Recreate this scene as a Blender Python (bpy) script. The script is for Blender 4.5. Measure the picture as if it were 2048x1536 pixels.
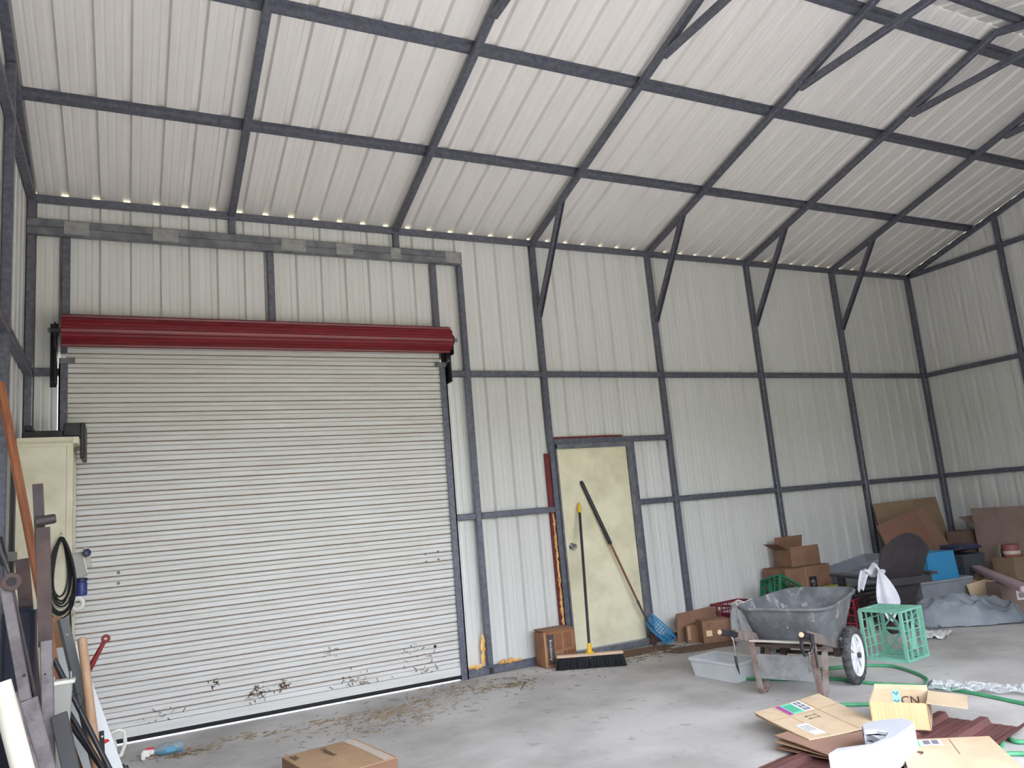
import bpy, bmesh, math, random
from mathutils import Vector, Matrix
random.seed(7)
for o in list(bpy.data.objects): bpy.data.objects.remove(o)
scene = bpy.context.scene
COL = scene.collection
R = math.radians

# ------------------------------------------------------------------ camera
def cam_axes(yaw, pitch, roll):
    cy, sy, cp, sp, cr, sr = math.cos(yaw), math.sin(yaw), math.cos(pitch), math.sin(pitch), math.cos(roll), math.sin(roll)
    f = Vector((sy*cp, cy*cp, sp)); r0 = Vector((cy, -sy, 0)); u0 = r0.cross(f)
    return r0*cr+u0*sr, u0*cr-r0*sr, f
CAM_POS = Vector((0.6653, -6.865, 1.44))
cr_, cu_, cf_ = cam_axes(0.4745, 0.1675, -0.0876)
cd = bpy.data.cameras.new('camera'); cam = bpy.data.objects.new('camera', cd); COL.objects.link(cam)
cam.matrix_world = Matrix(((cr_.x, cu_.x, -cf_.x, CAM_POS.x), (cr_.y, cu_.y, -cf_.y, CAM_POS.y), (cr_.z, cu_.z, -cf_.z, CAM_POS.z), (0, 0, 0, 1)))
cd.sensor_fit = 'HORIZONTAL'; cd.sensor_width = 36.0; cd.lens = 36.0*1535.3/2048; cd.clip_start = 0.05; cd.clip_end = 500
scene.camera = cam

# ------------------------------------------------------------------ sky (plain overcast) and exposure
w = bpy.data.worlds.new('overcast_sky'); scene.world = w; w.use_nodes = True
bg = w.node_tree.nodes['Background']; bg.inputs[0].default_value = (0.88, 0.93, 1.06, 1); bg.inputs[1].default_value = 1.0
scene.view_settings.view_transform = 'Standard'; scene.view_settings.look = 'None'
scene.view_settings.gamma = 1.0; scene.view_settings.use_curve_mapping = False
scene.view_settings.exposure = 3.85

# ------------------------------------------------------------------ materials
def lin(c):
    return tuple(((v/255)/12.92 if v/255 <= 0.04045 else ((v/255+0.055)/1.055)**2.4) for v in c)
MATS = {}
def mat(name, rgb, rough=0.6, metal=0.0, rgb2=None, scale=6.0, detail=4.0, lo=0.4, hi=0.65, stretch=(1, 1, 1), bump=0.0, bscale=40.0,
        speck=None, sscale=60.0, slo=0.66, shi=0.72, trans=0.0, alpha=1.0, spec=0.5, obj_random=0.0, ior=1.45):
    if name in MATS: return MATS[name]
    m = bpy.data.materials.new(name); m.use_nodes = True; MATS[name] = m
    nt = m.node_tree; N = nt.nodes; L = nt.links
    b = N['Principled BSDF']
    c1 = lin(rgb)+(1,); b.inputs['Base Color'].default_value = c1
    b.inputs['Roughness'].default_value = rough; b.inputs['Metallic'].default_value = metal
    b.inputs['Specular IOR Level'].default_value = spec
    b.inputs['Transmission Weight'].default_value = trans; b.inputs['Alpha'].default_value = alpha; b.inputs['IOR'].default_value = ior
    tc = mp = None
    if rgb2 or bump or speck:
        tc = N.new('ShaderNodeTexCoord'); mp = N.new('ShaderNodeMapping'); mp.inputs['Scale'].default_value = stretch
        L.new(tc.outputs['Object'], mp.inputs['Vector'])
        if obj_random:
            oi = N.new('ShaderNodeObjectInfo'); mu = N.new('ShaderNodeMath'); mu.operation = 'MULTIPLY'; mu.inputs[1].default_value = obj_random
            L.new(oi.outputs['Random'], mu.inputs[0]); cx = N.new('ShaderNodeCombineXYZ')
            for k in range(3): L.new(mu.outputs[0], cx.inputs[k])
            L.new(cx.outputs[0], mp.inputs['Location'])
    col = None
    if rgb2:
        n = N.new('ShaderNodeTexNoise'); n.inputs['Scale'].default_value = scale; n.inputs['Detail'].default_value = detail; n.inputs['Roughness'].default_value = 0.6
        L.new(mp.outputs[0], n.inputs['Vector'])
        r = N.new('ShaderNodeValToRGB'); r.color_ramp.elements[0].position = lo; r.color_ramp.elements[1].position = hi
        r.color_ramp.elements[0].color = c1; r.color_ramp.elements[1].color = lin(rgb2)+(1,)
        L.new(n.outputs['Fac'], r.inputs['Fac']); col = r.outputs['Color']
    if speck:
        n = N.new('ShaderNodeTexNoise'); n.inputs['Scale'].default_value = sscale; n.inputs['Detail'].default_value = 5; n.inputs['Roughness'].default_value = 0.65
        L.new(mp.outputs[0], n.inputs['Vector'])
        r = N.new('ShaderNodeValToRGB'); r.color_ramp.elements[0].position = slo; r.color_ramp.elements[1].position = shi
        r.color_ramp.elements[0].color = (0, 0, 0, 1); r.color_ramp.elements[1].color = (1, 1, 1, 1)
        L.new(n.outputs['Fac'], r.inputs['Fac'])
        mx = N.new('ShaderNodeMix'); mx.data_type = 'RGBA'; L.new(r.outputs['Color'], mx.inputs[0])
        if col: L.new(col, mx.inputs[6])
        else: mx.inputs[6].default_value = c1
        mx.inputs[7].default_value = lin(speck)+(1,); col = mx.outputs[2]
    if col: L.new(col, b.inputs['Base Color'])
    if bump:
        n = N.new('ShaderNodeTexNoise'); n.inputs['Scale'].default_value = bscale; n.inputs['Detail'].default_value = 4
        L.new(mp.outputs[0], n.inputs['Vector'])
        bp = N.new('ShaderNodeBump'); bp.inputs['Strength'].default_value = bump; bp.inputs['Distance'].default_value = 0.01
        L.new(n.outputs['Fac'], bp.inputs['Height']); L.new(bp.outputs[0], b.inputs['Normal'])
    return m

# ------------------------------------------------------------------ mesh builder
class MB:
    def __init__(s): s.v = []; s.f = []; s.mi = []; s.m = 0
    def add(s, vs, fs):
        o = len(s.v); s.v += [Vector(p) for p in vs]
        for f in fs: s.f.append([o+i for i in f]); s.mi.append(s.m)
    def box(s, c, d, rot=None, taper=None):
        x, y, z = d[0]/2, d[1]/2, d[2]/2; t = taper or (1, 1)
        vs = [Vector((sx*x*(t[0] if sz < 0 else 1), sy*y*(t[1] if sz < 0 else 1), sz*z)) for sz in (-1, 1) for sy in (-1, 1) for sx in (-1, 1)]
        if rot is not None: vs = [rot @ p for p in vs]
        c = Vector(c); s.add([c+p for p in vs], [(0, 2, 3, 1), (4, 5, 7, 6), (0, 1, 5, 4), (2, 6, 7, 3), (0, 4, 6, 2), (1, 3, 7, 5)])
    def bx(s, x0, x1, y0, y1, z0, z1): s.box(((x0+x1)/2, (y0+y1)/2, (z0+z1)/2), (x1-x0, y1-y0, z1-z0))
    def beam(s, a, b, w, h, up=(0, 0, 1)):
        a = Vector(a); b = Vector(b); d = (b-a).normalized(); up = Vector(up)
        if abs(d.dot(up)) > 0.98: up = Vector((0, 1, 0))
        r = d.cross(up).normalized(); u = r.cross(d)
        vs = [p+r*(sx*w/2)+u*(sy*h/2) for p in (a, b) for sy in (-1, 1) for sx in (-1, 1)]
        s.add(vs, [(0, 2, 3, 1), (4, 5, 7, 6), (0, 1, 5, 4), (2, 6, 7, 3), (0, 4, 6, 2), (1, 3, 7, 5)])
    def extrude(s, prof, a, b, up=(0, 0, 1), closed=True):
        a = Vector(a); b = Vector(b); d = (b-a).normalized(); up = Vector(up)
        if abs(d.dot(up)) > 0.98: up = Vector((0, 1, 0))
        r = d.cross(up).normalized(); u = r.cross(d); n = len(prof)
        vs = [p+r*q[0]+u*q[1] for p in (a, b) for q in prof]
        fs = [(i, (i+1) % n, n+(i+1) % n, n+i) for i in range(n if closed else n-1)]
        if closed: fs += [tuple(range(n-1, -1, -1)), tuple(range(n, 2*n))]
        s.add(vs, fs)
    def tube(s, pts, r, n=8, cap=True, closed=False):
        pts = [Vector(p) for p in pts]; k = len(pts); rr = r if isinstance(r, (list, tuple)) else [r]*k
        prev = None; vs = []
        for i, p in enumerate(pts):
            if closed: d = pts[(i+1) % k]-pts[i-1]
            else: d = pts[min(i+1, k-1)]-pts[max(i-1, 0)]
            d.normalize()
            if prev is None:
                a = Vector((0, 0, 1)) if abs(d.z) < 0.9 else Vector((1, 0, 0)); u = d.cross(a).normalized()
            else:
                u = prev-d*prev.dot(d)
                if u.length < 1e-6: u = d.orthogonal()
                u.normalize()
            prev = u; v = d.cross(u)
            vs += [p+(u*math.cos(2*math.pi*j/n)+v*math.sin(2*math.pi*j/n))*rr[i] for j in range(n)]
        fs = []
        for i in range(k if closed else k-1):
            a = i*n; b = ((i+1) % k)*n
            for j in range(n): fs.append((a+j, a+(j+1) % n, b+(j+1) % n, b+j))
        if cap and not closed: fs += [tuple(range(n-1, -1, -1)), tuple(range((k-1)*n, k*n))]
        s.add(vs, fs)
    def cyl(s, a, b, r, n=16): s.tube([a, b], r, n)
    def lathe(s, prof, o=(0, 0, 0), ax=(0, 0, 1), n=24, cap=True):
        ax = Vector(ax).normalized(); u = ax.orthogonal().normalized(); v = ax.cross(u); o = Vector(o); k = len(prof)
        vs = [o+ax*h+(u*math.cos(2*math.pi*j/n)+v*math.sin(2*math.pi*j/n))*r for r, h in prof for j in range(n)]
        fs = [(i*n+j, i*n+(j+1) % n, (i+1)*n+(j+1) % n, (i+1)*n+j) for i in range(k-1) for j in range(n)]
        if cap: fs += [tuple(range(n-1, -1, -1)), tuple(range((k-1)*n, k*n))]
        s.add(vs, fs)
    def prism(s, poly, t, M):   # poly in local xy, thickness t along local z, placed by matrix M
        n = len(poly); vs = [M @ Vector((p[0], p[1], z)) for z in (0, t) for p in poly]
        s.add(vs, [tuple(range(n-1, -1, -1)), tuple(range(n, 2*n))]+[(i, (i+1) % n, n+(i+1) % n, n+i) for i in range(n)])
    def grid(s, fn, nu, nv, thick=None):   # fn(u,v)->Vector for u,v in 0..1
        P = [[Vector(fn(i/nu, j/nv)) for j in range(nv+1)] for i in range(nu+1)]
        vs = [p for row in P for p in row]; W = nv+1
        fs = [(i*W+j, (i+1)*W+j, (i+1)*W+j+1, i*W+j+1) for i in range(nu) for j in range(nv)]
        if thick:
            n0 = len(vs); nor = []
            for i in range(nu+1):
                for j in range(nv+1):
                    a = P[min(i+1, nu)][j]-P[max(i-1, 0)][j]; b = P[i][min(j+1, nv)]-P[i][max(j-1, 0)]
                    nor.append(a.cross(b).normalized() if a.cross(b).length > 1e-9 else Vector((0, 0, 1)))
            vs2 = [p-q*thick for p, q in zip(vs, nor)]
            fs2 = [tuple(reversed([n0+i for i in f])) for f in fs]
            rim = [i*W for i in range(nu+1)]+[nu*W+j for j in range(1, W)]+[i*W+nv for i in range(nu-1, -1, -1)]+[j for j in range(nv-1, 0, -1)]
            fs3 = [(rim[k], n0+rim[k], n0+rim[(k+1) % len(rim)], rim[(k+1) % len(rim)]) for k in range(len(rim))]
            s.add(vs+vs2, fs+fs2+fs3)
        else: s.add(vs, fs)
    def build(s, name, mats, parent=None, world=False, smooth=False, bevel=0, seg=1, fix=True):
        me = bpy.data.meshes.new(name)
        vs = s.v
        if world and parent is not None:
            inv = parent.matrix_basis.inverted(); vs = [inv @ p for p in vs]
        me.from_pydata([tuple(p) for p in vs], [], s.f)
        if not isinstance(mats, (list, tuple)): mats = [mats]
        for m in mats: me.materials.append(m)
        for p, i in zip(me.polygons, s.mi): p.material_index = i
        if fix or bevel:
            bm = bmesh.new(); bm.from_mesh(me)
            if fix: bmesh.ops.recalc_face_normals(bm, faces=bm.faces)
            if bevel:
                es = [e for e in bm.edges if len(e.link_faces) == 2 and e.calc_face_angle(0) > 0.5]
                bmesh.ops.bevel(bm, geom=es, offset=bevel, segments=seg, affect='EDGES', clamp_overlap=True)
            bm.to_mesh(me); bm.free()
        if smooth:
            for p in me.polygons: p.use_smooth = True
            me.set_sharp_from_angle(angle=R(42))
        o = bpy.data.objects.new(name, me); COL.objects.link(o)
        if parent is not None: o.parent = parent
        return o
def tag(o, label=None, cat=None, group=None, kind=None):
    if label: o['label'] = label
    if cat: o['category'] = cat
    if group: o['group'] = group
    if kind: o['kind'] = kind
    return o
def thing(name, loc, rz=0, label=None, cat=None, group=None, kind=None, rot=None):
    o = bpy.data.objects.new(name, None); o.empty_display_size = 0.05; COL.objects.link(o)
    o.location = loc; o.rotation_euler = rot if rot else (0, 0, rz)
    return tag(o, label, cat, group, kind)
def clone(src, parent, loc=None, rot=None):
    c = src.copy(); COL.objects.link(c); c.parent = parent
    if loc is not None: c.location = loc
    if rot is not None: c.rotation_euler = rot
    return c
def text_part(name, txt, size, M, m, parent, depth=0.0004, sx=1.0):
    cu = bpy.data.curves.new(name, 'FONT'); cu.body = txt; cu.size = size; cu.extrude = depth; cu.align_x = 'CENTER'; cu.align_y = 'CENTER'; cu.resolution_u = 2
    tmp = bpy.data.objects.new(name, cu); COL.objects.link(tmp); bpy.context.view_layer.update()
    me = bpy.data.meshes.new_from_object(tmp); bpy.data.objects.remove(tmp); bpy.data.curves.remove(cu)
    me.materials.clear(); me.materials.append(m); me.transform(M @ Matrix.Diagonal((sx, 1, 1, 1)))
    o = bpy.data.objects.new(name, me); COL.objects.link(o); o.parent = parent; return o
def frame(o, x, y):   # matrix with given origin, x axis, y axis
    x = Vector(x).normalized(); z = x.cross(Vector(y)).normalized(); y = z.cross(x)
    return Matrix(((x.x, y.x, z.x, o[0]), (x.y, y.y, z.y, o[1]), (x.z, y.z, z.z, o[2]), (0, 0, 0, 1)))

# ------------------------------------------------------------------ the building shell
B = 1.524; LEN = 7*B; H = 4.28; S = 0.303; HW = 3.344; ZM = 2.845; ZL = 1.452; T = 0.058
sheet = mat('white_steel_sheet', (212, 212, 209), 0.27, rgb2=(205, 204, 199), scale=3.0, stretch=(6, 6, 0.25), lo=0.35, hi=0.7, obj_random=30,
            speck=(120, 112, 100), sscale=26, slo=0.76, shi=0.80)
roofm = mat('roof_steel_sheet', (220, 217, 213), 0.42, rgb2=(213, 209, 205), scale=3.0, stretch=(6, 0.3, 1), lo=0.35, hi=0.7, obj_random=30)
galv = mat('galvanised_tube', (112, 114, 124), 0.45, 0.4, rgb2=(90, 92, 104), scale=28, lo=0.35, hi=0.65, obj_random=20)
galv2 = mat('galvanised_primer', (122, 124, 128), 0.5, 0.3, rgb2=(100, 102, 108), scale=9, lo=0.4, hi=0.6, obj_random=20)
concrete = mat('concrete', (192, 189, 185), 0.8, rgb2=(158, 154, 149), scale=1.1, detail=9, lo=0.40, hi=0.66, speck=(140, 134, 126), sscale=6.5, slo=0.60, shi=0.72, bump=0.12, bscale=60)
grass = mat('grass_ground', (128, 121, 90), 0.95, rgb2=(146, 136, 106), scale=2)

m = MB(); m.bx(-0.30, LEN+0.30, -7.6, 0.13, -0.15, 0.0); tag(m.build('floor', concrete), kind='structure')
m = MB(); m.bx(-60, 70, -70, 60, -0.25, -0.06); tag(m.build('ground', grass), kind='structure')
m = MB(); m.bx(-9, 22, -10.6, -7.62, -0.20, -0.03); tag(m.build('bounce_slab', mat('bounce_slab_pale', (212, 204, 196), .9, rgb2=(198, 190, 181), scale=30)), kind='structure')  # unseen pale slab, added and toned to bounce daylight up to the ceiling
from mathutils import noise
m = MB()
def treef(u, v):
    a = R(-60)+R(120)*u; rad = 24+3*noise.noise(Vector((u*9, v*2, 0))); h = 5.7+1.4*noise.noise(Vector((u*14, .3, 2)))
    bul = math.sin(v*math.pi)*(1.6+noise.noise(Vector((u*30, v*6, 1))))
    return (4.5+(rad-bul)*math.sin(a)*1.15, -6-(rad-bul)*math.cos(a)*.85, -.1+h*v)
m.grid(treef, 90, 10); tag(m.build('added_tree_line', mat('added_tree_leaves', (98, 106, 64), .95, rgb2=(70, 78, 46), scale=1.2, lo=.35, hi=.65), smooth=False), kind='structure')  # unseen bank of trees, added to hold low sky light off the upper walls

RIB = 0.2286
def profile(u0, u1, extra=()):
    """(u, depth) points of a ribbed steel sheet between u0 and u1"""
    pts = {round(u0, 4), round(u1, 4)}
    k = math.floor(u0/RIB)-1
    while k*RIB < u1+RIB:
        c = k*RIB
        for d in (-.036, -.021, .021, .036, .032+.045, .032+.052, .032+.062, .032+.069, .032+.103, .032+.110, .032+.120, .032+.127): pts.add(round(c+d, 4))
        k += 1
    for e in extra: pts.add(round(e-.0005, 4)); pts.add(round(e+.0005, 4))
    def dep(u):
        r = (u+RIB/2) % RIB-RIB/2; a = abs(r)
        if a < .036: return .031*min(1, (.036-a)/.015)
        q = u % RIB
        for s0 in (.077, .135):
            e = abs(q-s0-.012)
            if e < .012: return .0022*min(1, (.012-e)/.007)
        return 0.0
    return [(u, dep(u)) for u in sorted(p for p in pts if u0-1e-6 <= p <= u1+1e-6)]
def sheet_obj(name, prof, P, zb, zt, material, parent, skip=None):
    """P(u,depth,z) -> point"""
    m = MB(); n = len(prof); vs = []; fs = []
    for u, d in prof: vs += [P(u, d, zb(u)), P(u, d, zt(u))]
    for i in range(n-1):
        if prof[i+1][0]-prof[i][0] < 0.0012 and abs(zb(prof[i][0])-zb(prof[i+1][0])) > 0.2:
            zz = max(zb(prof[i][0]), zb(prof[i+1][0])); o = len(vs); vs += [P(*prof[i], zz), P(*prof[i+1], zz)]
            fs.append((o, o+1, 2*i+3, 2*i+1)); continue
        fs.append((2*i, 2*i+2, 2*i+3, 2*i+1))
    m.add(vs, fs); return m.build(name, material, parent, fix=False)
def member(name, a, b, parent, w=T, h=T, up=(0, 0, 1), material=None):
    m = MB(); m.beam(a, b, w, h, up); return m.build(name, material or galv, parent, bevel=0.006)

# back wall (roll-up door and man door)
DX0, DX1, DZ = 0.25, 3.42, 2.97
MX0, MX1, MZ = 4.60, 5.53, 2.10
wb = thing('wall_back', (0, 0, 0), kind='structure')
def zb_back(u):
    if DX0 < u < DX1: return DZ
    if MX0 < u < MX1: return MZ
    return 0.03
k = 0
while k*.9144 < LEN:
    a = k*.9144-(.07 if k == 0 else 0); b_ = min((k+1)*.9144, LEN+.07)
    ex = [e for e in (DX0, DX1, MX0, MX1) if a < e < b_]
    sheet_obj('wall_panel', profile(a, b_, ex), lambda u, d, z: (u, .032+d, z), zb_back, lambda u: H+.062, sheet, wb); k += 1
for i in (0, 3, 4, 5, 6, 7): member('post', (i*B, 0, 0.0), (i*B, 0, H-T/2), wb)
member('post', (3.70, 0, 0), (3.70, 0, 3.962), wb)
for x in (1*B, 2*B): member('stub_post', (x, 0, 4.09), (x, 0, H-T/2), wb)
for x in (.245, 1.845, 3.41): member('cripple_post', (x, 0, 2.99), (x, 0, 3.962), wb)
member('header_tube', (-.03, -.03, 3.995), (3.715, -.03, 3.995), wb, .064, .064, material=galv2)
member('header_tube', (-.03, -.03, 4.060), (3.715, -.03, 4.060), wb, .064, .064, material=galv2)
primer = mat('grey_primer', (150, 150, 148), .6, rgb2=(128, 128, 128), scale=14)
for x, hw_ in ((.32, .09), (.98, .10), (2.05, .11), (2.52, .08), (3.02, .05), (3.62, .08)):
    m = MB(); m.bx(x-hw_, x+hw_, -.0635, -.0615, 3.975, 4.085); m.build('primer_patch', primer, wb, bevel=.0008)
member('eave_rail', (-.03, 0, H), (LEN+.03, 0, H), wb)
member('girt', (0.03, 0, ZM), (DX0-.04, 0, ZM), wb)
member('girt', (DX1+.03, 0, ZM), (3.67, 0, ZM), wb)
xs = [3.70]+[i*B for i in range(3, 8)]
for a, b_ in zip(xs, xs[1:]): member('girt', (a+.03, 0, ZM), (b_-.03, 0, ZM), wb)
member('girt', (DX1+.03, 0, ZL), (3.67, 0, ZL), wb); member('girt', (3.73, 0, ZL), (3*B-.03, 0, ZL), wb)
member('girt', (5.60, 0, ZL), (4*B-.03, 0, ZL), wb)
for i in range(4, 7): member('girt', (i*B+.03, 0, ZL), ((i+1)*B-.03, 0, ZL), wb)
member('girt', (3*B+.03, 0, 2.135), (4*B-.03, 0, 2.135), wb)
member('door_post', (5.57, 0, 0), (5.57, 0, 2.106), wb)
member('base_rail', (DX1+.03, 0, .035), (3*B-.03, 0, .035), wb, T, .07)
member('base_rail', (5.60, 0, .03), (LEN, 0, .03), wb)
foam = mat('expanding_foam', (214, 160, 92), 0.8, rgb2=(232, 190, 120), scale=30, speck=(150, 92, 50), sscale=45, slo=.55, shi=.66, bump=.6, bscale=50)
def foam_strip(pts, r):
    for (a, b_, n) in pts:
        m = MB(); a = Vector(a); b_ = Vector(b_); P = []; rr = []
        for i in range(n+1):
            P.append(a.lerp(b_, i/n)+Vector((random.uniform(-.006, .006), random.uniform(-.004, .0), random.uniform(-.006, .008))))
            rr.append(r*random.uniform(.45, 1.25) if 0 < i < n else r*.3)
        m.tube(P, rr, 7); m.build('foam_strip', foam, wb, smooth=True)
foam_strip([((3.46, -.02, .085), (3.62, -.02, .082), 8), ((3.63, -.02, .09), (3.645, -.015, .36), 12), ((3.79, -.02, .085), (4.03, -.02, .085), 14)], .022)
foam_strip([((4.515, -.02, .16), (4.515, -.02, 1.42), 44), ((5.70, -.02, .075), (5.82, -.02, .075), 7)], .015)
redtrim = mat('red_trim_paint', (122, 34, 40), 0.45, rgb2=(100, 30, 34), scale=12)
m = MB(); m.bx(4.495, 4.535, -.012, .03, .12, 2.02); m.build('red_trim', redtrim, wb)
m = MB(); m.bx(4.55, 5.46, -.02, .03, 2.166, 2.182); m.build('red_trim', redtrim, wb)

# side walls
NS = 5; DY = 2*HW/NS
def roofz(y): return H+S*(HW-abs(y+HW))
for side, x, sg in (('left', 0.0, -1), ('right', LEN, 1)):
    ws = thing('wall_'+side, (x, 0, 0), kind='structure')
    k = 0
    while k*.9144 < 2*HW:
        a = k*.9144-(.07 if k == 0 else 0); b_ = min((k+1)*.9144, 2*HW+.07)
        ex = [HW] if a < HW < b_ else []
        sheet_obj('wall_panel', profile(a, b_, ex), lambda u, d, z: (sg*(.032+d), -u, z), lambda u: .03, lambda u: roofz(-u)+.068, sheet, ws); k += 1
    for i in range(0, NS+1):
        y = -i*DY
        if i: member('post', (0, y, 0), (0, y, roofz(y)-T/2), ws)
        if i < NS:
            for z in (ZM, ZL, H): member('girt', (0, y-.03, z), (0, y-DY+.03, z), ws)
    member('base_rail', (0, -.03, .03), (0, -2*HW, .03), ws)
# front wall: one wide opening (where the camera stands), closed above and to the right of it
OX0, OX1, OZ = 0.10, 6.4, 3.28
wf = thing('wall_front', (0, -2*HW, 0), kind='structure')
k = 0
while k*.9144 < LEN:
    a = k*.9144; b_ = min(a+.9144, LEN+.03)
    ex = [e for e in (OX0, OX1) if a < e < b_]
    sheet_obj('wall_panel', profile(a, b_, ex), lambda u, d, z: (u, -.032-d, z), lambda u: OZ if OX0 < u < OX1 else .03, lambda u: H+.05, sheet, wf); k += 1
member('eave_rail', (-.03, 0, H), (LEN+.03, 0, H), wf)
member('header_tube', (-.03, 0, OZ+.03), (OX1+.03, 0, OZ+.03), wf)
member('post', (OX1+.03, 0, 0), (OX1+.03, 0, OZ), wf)
for i in range(1, 8): member('post', (i*B, 0, OZ+.06 if i*B < OX1 else 0), (i*B, 0, H-T/2), wf)

# roof
ce = thing('ceiling', (0, 0, H), kind='structure')
rn = Vector((0, 0, 1))
for sl in (0, 1):
    fy = (lambda d: -d) if sl == 0 else (lambda d: -2*HW+d)
    nrm = Vector((0, S if sl == 0 else -S, 1)).normalized()
    pt = lambda x, d, o: Vector((x, fy(d), S*d))+nrm*o
    for i in range(8):
        x = i*B
        member('rafter', pt(x, -.04, .0), pt(x, HW, .0), ce, T, T, nrm)
    hat = [(-.062, .016), (-.03, .016), (-.022, -.016), (.022, -.016), (.03, .016), (.062, .016), (.062, .019), (-.062, .019)]
    for d in (1.011, 2.082, 3.163):
        m = MB(); m.extrude(hat, pt(-.1, d, .045), pt(LEN+.1, d, .045), nrm); m.build('purlin', galv, ce)
    k = 0
    while k*.9144 < LEN+.1:
        a = k*.9144-.1; b_ = min(a+.9144, LEN+.15)
        sheet_obj('roof_panel', profile(a, b_), lambda u, d, z: pt(u, z, .066+d), lambda u: -.12, lambda u: HW+.01, roofm, ce); k += 1
for i in range(1, 7):
    x = i*B; d = 2.47
    member('collar_tie', (x, -d+.02, S*d-.045), (x, -2*HW+d-.02, S*d-.045), ce, T*.9, T)
    if i >= 3:
        m = MB(); a = Vector((x-.0, -.02, 3.46-H)); b_ = Vector((x, -.70, S*.70-.01))
        ch = [(-.027, -.022), (.027, -.022), (.027, .022), (.022, .022), (.022, -.017), (-.022, -.017), (-.022, .022), (-.027, .022)]
        m.extrude(ch, a, b_, (0, -1, -.4)); m.build('knee_brace', galv, ce)
        m = MB(); a = Vector((x, -2*HW+.02, 3.46-H)); b_ = Vector((x, -2*HW+.70, S*.70-.01)); m.extrude(ch, a, b_, (0, 1, -.4)); m.build('knee_brace', galv, ce)
m = MB(); m.extrude([(-.12, -.03), (0, .012), (.12, -.03), (.12, -.028), (0, .016), (-.12, -.028)], (-.15, -HW, S*HW+.085), (LEN+.15, -HW, S*HW+.085)); m.build('ridge_cap', roofm, ce)

# roll-up door
d1 = thing('door_1', (0, 0, 0), kind='structure', label='white corrugated roll-up door with a red rolled drum')
slat_m = mat('door_slat_paint', (216, 216, 214), 0.38, rgb2=(202, 200, 194), scale=4, stretch=(.5, 6, 6), lo=.35, hi=.7, obj_random=40, speck=(110, 96, 84), sscale=18, slo=.70, shi=.76)
slat_d = mat('door_seam_rust', (112, 88, 72), 0.8, rgb2=(140, 120, 104), scale=14)
PITCH = .08; x0, x1 = .262, 3.40
m = MB()
pr = [(0, 0), (-.010, .004), (-.010, .036), (-.004, .040), (-.004, .043), (-.011, .047), (-.011, .070), (0, .074)]
def strip(i): m.add([(x0, pr[i][0], pr[i][1]), (x1, pr[i][0], pr[i][1]), (x1, pr[i+1][0], pr[i+1][1]), (x0, pr[i+1][0], pr[i+1][1])], [(0, 1, 2, 3)])
for i in range(len(pr)-1): strip(i)
m.m = 1; m.add([(x0, 0, .074), (x1, 0, .074), (x1, 0, .08), (x0, 0, .08)], [(0, 1, 2, 3)])
m.add([(x0, -.0045, .0405), (x1, -.0045, .0405), (x1, -.0045, .0425), (x0, -.0045, .0425)], [(0, 1, 2, 3)])
first = m.build('slat', [slat_m, slat_d], d1, fix=False); first.location = (0, -.03, .115)
for k in range(1, 37): clone(first, d1, (0, -.03, .115+k*PITCH))
m = MB(); m.bx(x0, x1, -.05, -.02, .045, .115)
for k in range(3): m.bx(x0, x1, -.054, -.05, .058+k*.02, .064+k*.02)
m.build('bottom_bar', slat_m, d1)
m = MB(); m.bx(x0, x1, -.045, -.025, .011, .045); m.build('rubber_seal', mat('black_rubber', (28, 28, 30), .8), d1)
m = MB()
for a, b_ in ((.205, .268), (3.388, 3.455)):
    m = MB(); m.bx(a, b_, -.07, -.062, 0, 2.92); m.bx(a if a < 1 else b_-.012, a+.012 if a < 1 else b_, -.07, .0, 0, 2.92); m.bx(a, b_, -.018, -.01, 0, 2.92)
    m.build('guide_rail', galv, d1)
    m = MB(); c = (a+b_)/2; dx = .05 if a < 1 else -.05
    m.bx(min(c-.03, c-.03+dx), max(c+.03, c+.03+dx), -.082, -.07, 2.90, 2.945); m.build('guide_stop', galv2, d1)
redm = mat('red_enamel', (122, 24, 34), 0.32, rgb2=(100, 20, 30), scale=5, stretch=(.6, 8, 8), lo=.4, hi=.65, speck=(158, 96, 92), sscale=30, slo=.74, shi=.80)
rim = []
for j in range(13):
    a = 2*math.pi*j/13
    for da, r_ in ((-.22, .116), (-.12, .118), (-.09, .128), (.07, .128), (.11, .118), (.20, .116)):
        rim.append((r_*math.cos(a+da), r_*math.sin(a+da)))
m = MB(); m.extrude(rim, (.235, -.21, 3.135), (3.44, -.21, 3.135)); m.build('drum', redm, d1)
m = MB(); m.cyl((.14, -.21, 3.135), (3.53, -.21, 3.135), .018, 12); m.cyl((3.44, -.21, 3.135), (3.475, -.21, 3.135), .045, 14); m.build('axle', galv2, d1, smooth=True)
blk = mat('black_bracket', (30, 31, 38), .5, .2)
for x in (.190, 3.468):
    m = MB(); m.bx(x-.006, x+.006, -.25, -.03, 2.99, 3.19); m.bx(x-.006, x+.006, -.16, -.03, 2.74, 2.99); m.bx(x-.045, x, -.035, -.028, 2.72, 3.15)
    m.cyl((x-.03, -.21, 3.135), (x+.02, -.21, 3.135), .05, 12); m.build('drum_bracket', blk, d1)
for z in (1.18, 1.26):
    for x in (.62,): m = MB(); m.cyl((x, -.048, z), (x, -.035, z), .012, 12); m.build('rivet', galv, d1)
for (x, z) in ((3.13, 1.15), (3.25, 1.16), (3.13, 1.08), (3.25, 1.09)):
    m = MB(); m.cyl((x, -.046, z), (x, -.035, z), .010, 10); m.build('rivet', galv2, d1)
m = MB(); m.cyl((3.16, -.046, .33), (3.16, -.035, .33), .014, 10); m.build('drain_hole', blk, d1)

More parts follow.
